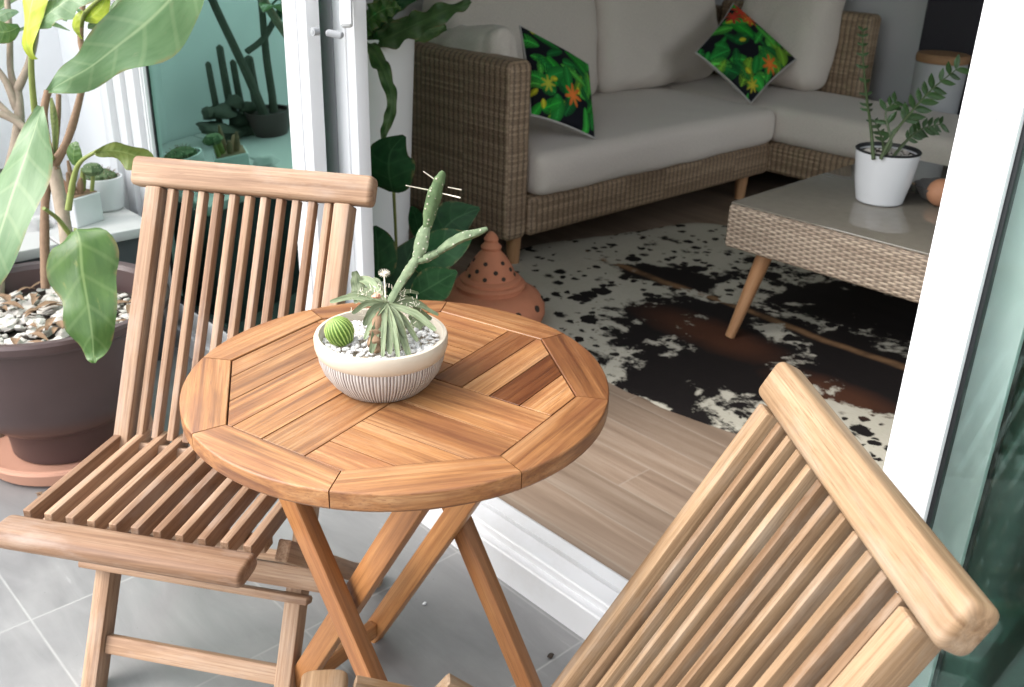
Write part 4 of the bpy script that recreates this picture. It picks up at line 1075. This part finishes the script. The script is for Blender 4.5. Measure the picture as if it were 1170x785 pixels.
def cushion(name, lo, hi, r=.06, puff=.02, xf=None, par=None, mat=None, wr=.006, nn=22, ax=2):
    lo = V3(lo); hi = V3(hi); c = (lo + hi) / 2; h = (hi - lo) / 2; mb = MB(); seed = random.uniform(0, 50)
    r = min(r, min(h) * .97)
    for fx in range(3):
        for sg in (-1, 1):
            a1, a2 = [(1, 2), (0, 2), (0, 1)][fx]
            nn = 40
            n1 = nn if h[a1] > .1 else 8; n2 = nn if h[a2] > .1 else 8
            def fn(uu, v):
                e = lambda q: math.sin((q - .5) * math.pi) * .35 + (q * 2 - 1) * .65
                q = [0, 0, 0]; q[fx] = sg * h[fx]; q[a1] = e(uu) * h[a1]; q[a2] = e(v) * h[a2]; q = V3(q)
                inn = V3([max(-(h[k] - r), min(h[k] - r, q[k])) for k in range(3)]); d = q - inn
                p = inn + (d.normalized() * r if d.length > 1e-9 else d)
                k1, k2 = [i for i in range(3) if i != ax]
                s = (1 - (p[k1] / h[k1]) ** 2) * (1 - (p[k2] / h[k2]) ** 2)
                p[ax] += math.copysign(1, p[ax]) * puff * max(0, s) ** .6 if abs(p[ax]) > h[ax] * .3 else 0
                w = p + c + V3((seed, 0, 0))
                ww_ = V3((w.x * 5, w.y * 5, w.z * 5)); cr = 1 - abs(mnoise.noise(V3((w.x * 7 + w.y * 3, w.y * 7, w.z * 4)))) * 2.2
                p += p.normalized() * wr * (mnoise.noise(ww_) + .45 * mnoise.noise(w * 13) - .35 * max(0, cr) ** 4)
                return c + p
            mb.grid(fn, n1, n2, 0, lambda uu, v: (uu * 2 * h[a1], v * 2 * h[a2], 0), flip=((sg < 0) != (fx == 1)))
    if xf: mb.V = [xf @ v for v in mb.V]
    o = rel(mb, name, mat or M_FAB, par or sofa, angle=180); merge(o, 2e-4); return o
def tilt(p, ax, deg): return Matrix.Translation(p) @ Matrix.Rotation(R(deg), 4, ax) @ Matrix.Translation(-V3(p))
cushion('seat_cushion', (-3.35, 2.49, .354), (-2.495, 4.035, .515), .05, .018, wr=.011)
cushion('seat_cushion', (-3.35, 4.045, .354), (-.96, 4.655, .51), .05, .015, wr=.011)
cushion('back_cushion', (-3.34, 2.62, .50), (-3.12, 3.52, 1.02), .08, .05, tilt((-3.3, 3, .5), 'Y', -10), ax=0, wr=.014)
cushion('back_cushion', (-3.34, 3.54, .50), (-3.12, 4.44, 1.04), .08, .05, tilt((-3.3, 3.9, .5), 'Y', -10), ax=0, wr=.014)
cushion('back_cushion', (-3.12, 4.44, .50), (-2.60, 4.64, 1.03), .08, .05, tilt((-2.9, 4.64, .5), 'X', -8), ax=1, wr=.014)
cushion('arm_cushion', (-3.16, 2.472, .49), (-2.665, 2.575, .93), .05, .04, tilt((-2.9, 2.48, .5), 'X', 4) @ tilt((-2.8, 2.5, .7), 'Y', -6), ax=1, wr=.03)
for x_, y_ in ((-2.60, 2.46), (-2.60, 3.95), (-3.36, 2.46), (-3.36, 4.68), (-1.05, 4.12), (-1.05, 4.68)):
    mb = MB(); mb.tube([(x_, y_, ZI), (x_, y_, .206)], [.024, .031], 20); rel(mb, 'leg', W_OAK, sofa)

# printed scatter cushions
def paint(seed, flower, cluster=None):
    rnd = random.Random(seed); L = []
    gs = [(.02, .24, .04), (.04, .38, .05), (.01, .14, .03), (.09, .46, .06), (.02, .30, .03), (.16, .36, .03)]
    for k in range(52):
        a = rnd.uniform(0, 6.283); L.append((rnd.uniform(-1, 1), rnd.uniform(-1, 1), math.cos(a), math.sin(a), rnd.uniform(.35, .85), rnd.uniform(.08, .20), rnd.choice(gs), rnd.choice((0, 1, 1)), rnd.uniform(9, 16)))
    for k in range(5):
        a = rnd.uniform(0, 6.283); L.append((rnd.uniform(-.9, .9), rnd.uniform(-.9, .9), math.cos(a), math.sin(a), .2, .07, (.50, .50, .03), 0, 8))
    def f(u_, v_):
        c = (.006, .007, .012)
        for x0, y0, dx, dy, ln_, w, g, sl, fq in L:
            px_, py_ = u_ - x0, v_ - y0; s = (px_ * dx + py_ * dy) / ln_; t_ = (-px_ * dy + py_ * dx)
            if 0 < s < 1:
                ww = w * (4 * s * (1 - s)) ** .6; q = abs(t_) / ww if ww > 0 else 9
                if q < 1:
                    ps_ = s * fq - q * 1.6
                    if sl and q > .14 and (ps_ % 1) > .68: continue
                    k_ = .55 + .75 * (1 - q) * (1 if (ps_ % 1) < .34 else .7)
                    if q < .06: k_ = 1.6
                    c = tuple(min(1, x_ * k_) for x_ in g)
        for fx, fy, fr, cc in flower:
            px_, py_ = u_ - fx, v_ - fy; r_ = math.hypot(px_, py_); a = math.atan2(py_, px_)
            if r_ < fr * (.35 + .65 * abs(math.cos(a * 3.5 + .4)) ** 2): c = tuple(x_ * (1.1 - .4 * r_ / fr) for x_ in cc)
        return c
    return f
M_PRINT = NT('printed_cotton'); M_PRINT.set('Base Color', M_PRINT.attr('Col').outputs['Color']); M_PRINT.set('Roughness', .8); M_PRINT.set('Specular IOR Level', .2)
wv = M_PRINT.noise(M_PRINT.gc(), 300, 2); M_PRINT.bump(wv, .2, .002); M_PRINT = M_PRINT.m
M_GREYF = fabric('cushion_backing', (.36, .35, .33), (.48, .47, .45))
def scatter(label, corners, th, pf):
    """corners: bl, br, tr, tl in world space"""
    bl, br, tr, tl_ = [V3(p) for p in corners]
    o = thing('throw_pillow', label, 'cushion', (bl + br) / 2, 0, 'leaf print cushions on the sofa')
    nrm = ((br - bl).cross(tl_ - bl)).normalized(); N = 150
    def surf(sg):
        def fn(uu, v):
            a, b = uu * 2 - 1, v * 2 - 1
            pin = 1 - .07 * (1 - abs(a) ** 2) if False else 1
            a2 = a * (1 - .06 * (1 - b * b)); b2 = b * (1 - .06 * (1 - a * a))
            U, V_ = (a2 + 1) / 2, (b2 + 1) / 2
            p = bl * (1 - U) * (1 - V_) + br * U * (1 - V_) + tr * U * V_ + tl_ * (1 - U) * V_
            k = max(0, (1 - a ** 2) * (1 - b ** 2)) ** .42
            wr_ = .004 * mnoise.noise(p * 14) * k
            return p + nrm * sg * (th * k + wr_)
        return fn
    mb = MB(); mb.grid(surf(1), N, N, 0, lambda a, b: (a * .4, b * .4, 0))
    cols = [pf(i / N * 2 - 1, j / N * 2 - 1) for i in range(N + 1) for j in range(N + 1)]
    rel(mb, 'printed_face', M_PRINT, o, angle=180, colors=cols)
    mb = MB(); mb.grid(surf(-1), 30, 30, 0, lambda a, b: (a * .4, b * .4, 0), flip=True); rel(mb, 'backing', M_GREYF, o, angle=180)
    mb = MB(); fn = surf(0); ed = [fn(i / 20, 0) for i in range(20)] + [fn(1, i / 20) for i in range(20)] + [fn(1 - i / 20, 1) for i in range(20)] + [fn(0, 1 - i / 20) for i in range(21)]
    mb.tube(ed, .0045, 7, cap=False); rel(mb, 'piping', M_GREYF, o)
    return o
scatter('leaf print cushion with an orange flower leaning at the sofa arm', (X(606, 131, 3.62), X(679, 158, 3.80), X(672, 74, 3.98), X(594, 30, 3.80)), .06,
        paint(4, [(.12, -.42, .28, (.75, .20, .04)), (-.62, -.35, .2, (.45, .48, .05))]))
scatter('leaf print cushion with red blooms balanced on its corner in the sofa corner', (X(795, 60, 4.62), X(858, 118, 4.55), X(909, 68, 4.80), X(838, 4, 4.92)), .06,
        paint(12, [(-.72, .82, .30, (.62, .06, .03)), (-.45, .74, .26, (.75, .14, .03)), (-.82, .45, .26, (.55, .05, .03)), (.72, .05, .26, (.75, .19, .03)), (.75, -.75, .18, (.5, .45, .04))]))

# ================================================================== COFFEE TABLE
CT = V3((-1.665, 2.475, ZI)); cz0, cz1 = .40 - ZI, .536 - ZI
ct = thing('coffee_table', 'low wicker coffee table with glass top on splayed wooden legs', 'coffee table', CT, R(1.5))
CWX, CWY = .95, 1.02
def ctb(mb, name, mat, **k): return mb.build(name, mat, ct, **k)
for lo, hi in (((0, 0, cz0), (CWX, .035, cz1)), ((0, CWY - .035, cz0), (CWX, CWY, cz1)), ((0, .036, cz0), (.035, CWY - .036, cz1 - .001)), ((CWX - .035, .036, cz0), (CWX, CWY - .036, cz1 - .001))):
    mb = MB(); rbox(mb, lo, hi, .012); o = mb.build('apron', M_WICKT, ct, angle=60); merge(o)
mb = MB(); rbox(mb, (.036, .036, cz1 - .03), (CWX - .036, CWY - .036, cz1 - .006), .003); merge(ctb(mb, 'deck', M_WICKT))
mb = MB(); mb.box((.006, .006, cz1 + .0015), (CWX - .006, CWY - .006, cz1 + .0065), .0015)
t = NT('smoked_glass_top'); t.set('Base Color', t.mix(t.noise(t.obj(), 40, 3), (.17, .152, .122), (.215, .195, .16))); t.set('Roughness', .045); t.set('IOR', 1.6); t.set('Specular IOR Level', .7)
ctb(mb, 'glass_top', t.m)
for x_, y_, sx, sy in ((.10, .10, -1, -1), (CWX - .1, .10, 1, -1), (.10, CWY - .1, -1, 1), (CWX - .1, CWY - .1, 1, 1)):
    mb = MB(); mb.tube([(x_ + sx * .065, y_ + sy * .05, .01), (x_, y_, cz0 + .004)], [.016, .027], 20); ctb(mb, 'leg', W_OAK)

# ZZ plant in white pot
random.seed(3)
ZP = V3((-1.378, 2.86, .5445))
zz = thing('potted_plant', 'small upright zz plant in a plain white pot on the coffee table', 'potted plant', ZP)
mb = MB(); mb.lathe([(0, 0), (.066, 0), (.07, .004), (.084, .07), (.0945, .15), (.0945, .156), (.091, .156), (.088, .14), (0, .138)], ZP, 56); rel(mb, 'pot', M_CER, zz, angle=30)
mb = MB(); mb.lathe([(.0948, .1565), (.0965, .160), (.093, .163), (.088, .162), (.0865, .152)], ZP, 56); rel(mb, 'inner_rim', M_GASK, zz)
mb = MB(); mb.lathe([(0, .147), (.0875, .146)], ZP, 40); rel(mb, 'soil', M_SOIL, zz)
mb = MB()
for k in range(60):
    a = random.uniform(0, 6.28); r = .075 * math.sqrt(random.random()); rock(mb, ZP + V3((r * math.cos(a), r * math.sin(a), .149)), random.uniform(.004, .009), .7, k, 4)
tag(rel(mb, 'gravel', M_PEBG, zz), kind='stuff')
zd = 2.93
fronds = [([(998, 182, zd - .02), (995, 145, zd), (990, 110, zd + .04), (986, 65, zd + .08), (986, 36, zd + .1)], 9, 10),
          ([(1006, 182, zd - .03), (1022, 152, zd - .06), (1044, 125, zd - .06), (1065, 102, zd - .05), (1092, 80, zd - .04)], 9, 20),
          ([(1020, 180, zd), (1035, 162, zd + .01), (1052, 148, zd + .03), (1074, 142, zd + .05)], 8, 15),
          ([(1010, 180, zd + .01), (1008, 160, zd + .03), (1000, 140, zd + .05)], 4, 12),
          ([(1004, 182, zd), (1018, 165, zd - .02), (1012, 130, zd - .03), (1022, 118, zd - .03)], 5, 16)]
for pts, nl, ll in fronds:
    mb = MB(); P = crsp([(*X(*p), 0) for p in pts], 24); mb.tube([p[:3] for p in P], [.006 - .0045 * i / 24 for i in range(25)], 8); st_ = rel(mb, 'stem', M_STEMD, zz)
    for k in range(nl):
        f_ = .3 + .7 * (k + 1) / nl; i = min(24, int(f_ * 24)); p = V3(P[i][:3]); d = (V3(P[min(24, i+1)][:3]) - V3(P[i-1][:3])).normalized()
        for sg in (-1, 1):
            sd = d.cross(C_F).normalized() * sg; L_ = ll * .85 * 2.9 / FPX * random.uniform(.9, 1.2) * (1.15 - .5 * abs(f_ - .6)); tip = p + (d * .75 + sd * .75 + C_F * random.uniform(-.4, .4) + V3((0, 0, -.1))) * L_
            mb = MB(); leaf(mb, [p, p.lerp(tip, .3) + V3((0, 0, .003)), p.lerp(tip, .7), tip], [.001, L_ * .19, L_ * .16, .0005], (tip - p).cross(C_F), n=8, m=4, fold=.3)
            rel(mb, 'leaflet', L_ZZ, zz, angle=80)

# scalloped dish and clay ball on the coffee table
DC = V3((-1.24, 3.02, .5445))
dish = MB()
dish.lathe([(0, .002), (.05, 0), (.075, .012), (.095, .045), (.098, .05), (.092, .048), (.07, .02), (0, .012)], DC, 96, lambda a, z: 1 + (.10 * abs(math.sin(a * 6)) - .05) * (1 if z > .03 else .3))
tag(dish.build('scalloped_dish', plain('dark_grey_clay', (.10, .095, .09), .7, .2, 40, .2)), 'dark grey scalloped dish beside the white pot on the coffee table', 'dish')
mb = MB(); bcx = X(1077, 212, 2.98); rr = .042
mb.lathe([(rr * math.sin(R(a)), -rr * math.cos(R(a))) for a in range(0, 181, 10)], V3((bcx.x, bcx.y, .5445 + rr + .001)), 32)
tag(mb.build('clay_ball', plain('orange_clay', (.36, .17, .09), .7, .2, 30, .3)), 'round orange brown clay ball by the dish near the white door', 'ornament')
# grey stool with cork top
SP = V3((-2.13, 4.80, ZI))
st = thing('side_stool', 'pale grey drum stool with cork lid by the charcoal wall', 'stool', SP)
mb = MB(); mb.lathe([(0, 0), (.10, 0), (.105, .01), (.118, .58), (.118, .63), (0, .63)], SP, 48); rel(mb, 'drum', M_GREYPOT, st, angle=30)
mb = MB(); mb.lathe([(0, .632), (.119, .632), (.122, .64), (.122, .662), (.116, .67), (0, .672)], SP, 48); rel(mb, 'lid', M_CORK, st, angle=30)

# a wall sheet with pale frame above the backrest
pf_ = MB(); pf_.box((-2.93, 4.945, .93), (-2.74, 4.978, 1.25), .004, axis=2); tag(pf_.build('wall_panel', M_CER), 'small pale panel on the grey wall above the wicker backrest', 'panel')

# little debris on the tiles
def onfloor(px, py, z=.002):
    d_ = C_F + (px - 585) / FPX * C_R + (py - 392.5) / FPX * C_D; return V3((0, 0, CAMZ)) + d_ * ((z - CAMZ) / d_.z)
for px_, py_, r_, lab in ((629, 750, .006, 'dark speck of grit on the grey tile between table leg and sill'), (46, 567, .012, 'curled dry leaf scrap on the tiles near the saucer'), (485, 690, .004, 'tiny pale crumb on the grey tile under the table')):
    c_ = onfloor(px_, py_); mb = MB()
    if r_ > .01:
        for q in range(3):
            d_ = V3((math.cos(q * 1.9), math.sin(q * 1.9), .25)) * r_; leaf(mb, [c_ - d_ * .6 + V3((0, 0, .004)), c_ + V3((0, 0, .007)), c_ + d_ + V3((0, 0, .003))], [.001, .005, .001], d_.cross(V3((0, 0, 1))), n=8, m=4, fold=.5)
        o_ = mb.build('leaf_scrap', M_STEMB)
    else:
        rock(mb, c_ + V3((0, 0, r_ * .3)), r_, .6, 5, 8); o_ = mb.build('grit', M_SOIL if r_ > .005 else M_CER)
    tag(o_, lab, 'debris')

# ================================================================== LIGHT + CAMERA
w = bpy.data.worlds.new('World'); sc.world = w; w.use_nodes = True
nt = w.node_tree; bg = nt.nodes['Background']; sk = nt.nodes.new('ShaderNodeTexSky'); sk.sky_type = 'NISHITA'; sk.sun_disc = False
SUN_EL, SUN_AZ = 46, 236      # direction the light comes from, degrees from +X counter-clockwise
sk.sun_elevation = R(SUN_EL); sk.sun_rotation = R(90 - SUN_AZ); sk.air_density = 1.0; sk.dust_density = 3.0; sk.ozone_density = 1.0
hs = nt.nodes.new('ShaderNodeHueSaturation'); hs.inputs['Saturation'].default_value = .28; hs.inputs['Value'].default_value = .50; nt.links.new(sk.outputs[0], hs.inputs['Color']); nt.links.new(hs.outputs[0], bg.inputs[0])   # overcast: a greyer sky; bg.inputs[1].default_value = .15
sl = bpy.data.lights.new('Sun', 'SUN'); sl.energy = .5; sl.angle = R(50); sl.color = (1, .96, .90)
so = bpy.data.objects.new('Sun', sl); col.objects.link(so)
dirv = V3((math.cos(R(SUN_EL)) * math.cos(R(SUN_AZ)), math.cos(R(SUN_EL)) * math.sin(R(SUN_AZ)), math.sin(R(SUN_EL))))
so.rotation_euler = dirv.to_track_quat('Z', 'Y').to_euler()

cam = bpy.data.cameras.new('Camera'); co = bpy.data.objects.new('Camera', cam); col.objects.link(co)
Mx = Matrix((C_R, -C_D, -C_F)).transposed().to_4x4(); Mx.translation = (0, 0, CAMZ)
co.matrix_world = Mx
cam.sensor_width = 36; cam.lens = FPX / 1170 * 36; cam.clip_start = .02; cam.clip_end = 1000
cam.dof.use_dof = True; cam.dof.focus_distance = 1.35; cam.dof.aperture_fstop = 9
sc.camera = co
sc.view_settings.view_transform = 'Standard'; sc.view_settings.look = 'None'; sc.view_settings.exposure = .52; sc.view_settings.gamma = 1
sc.view_settings.use_curve_mapping = False
sc.render.engine = 'CYCLES'; sc.cycles.max_bounces = 10; sc.cycles.diffuse_bounces = 6; sc.cycles.transparent_max_bounces = 16
sc.cycles.use_denoising = True
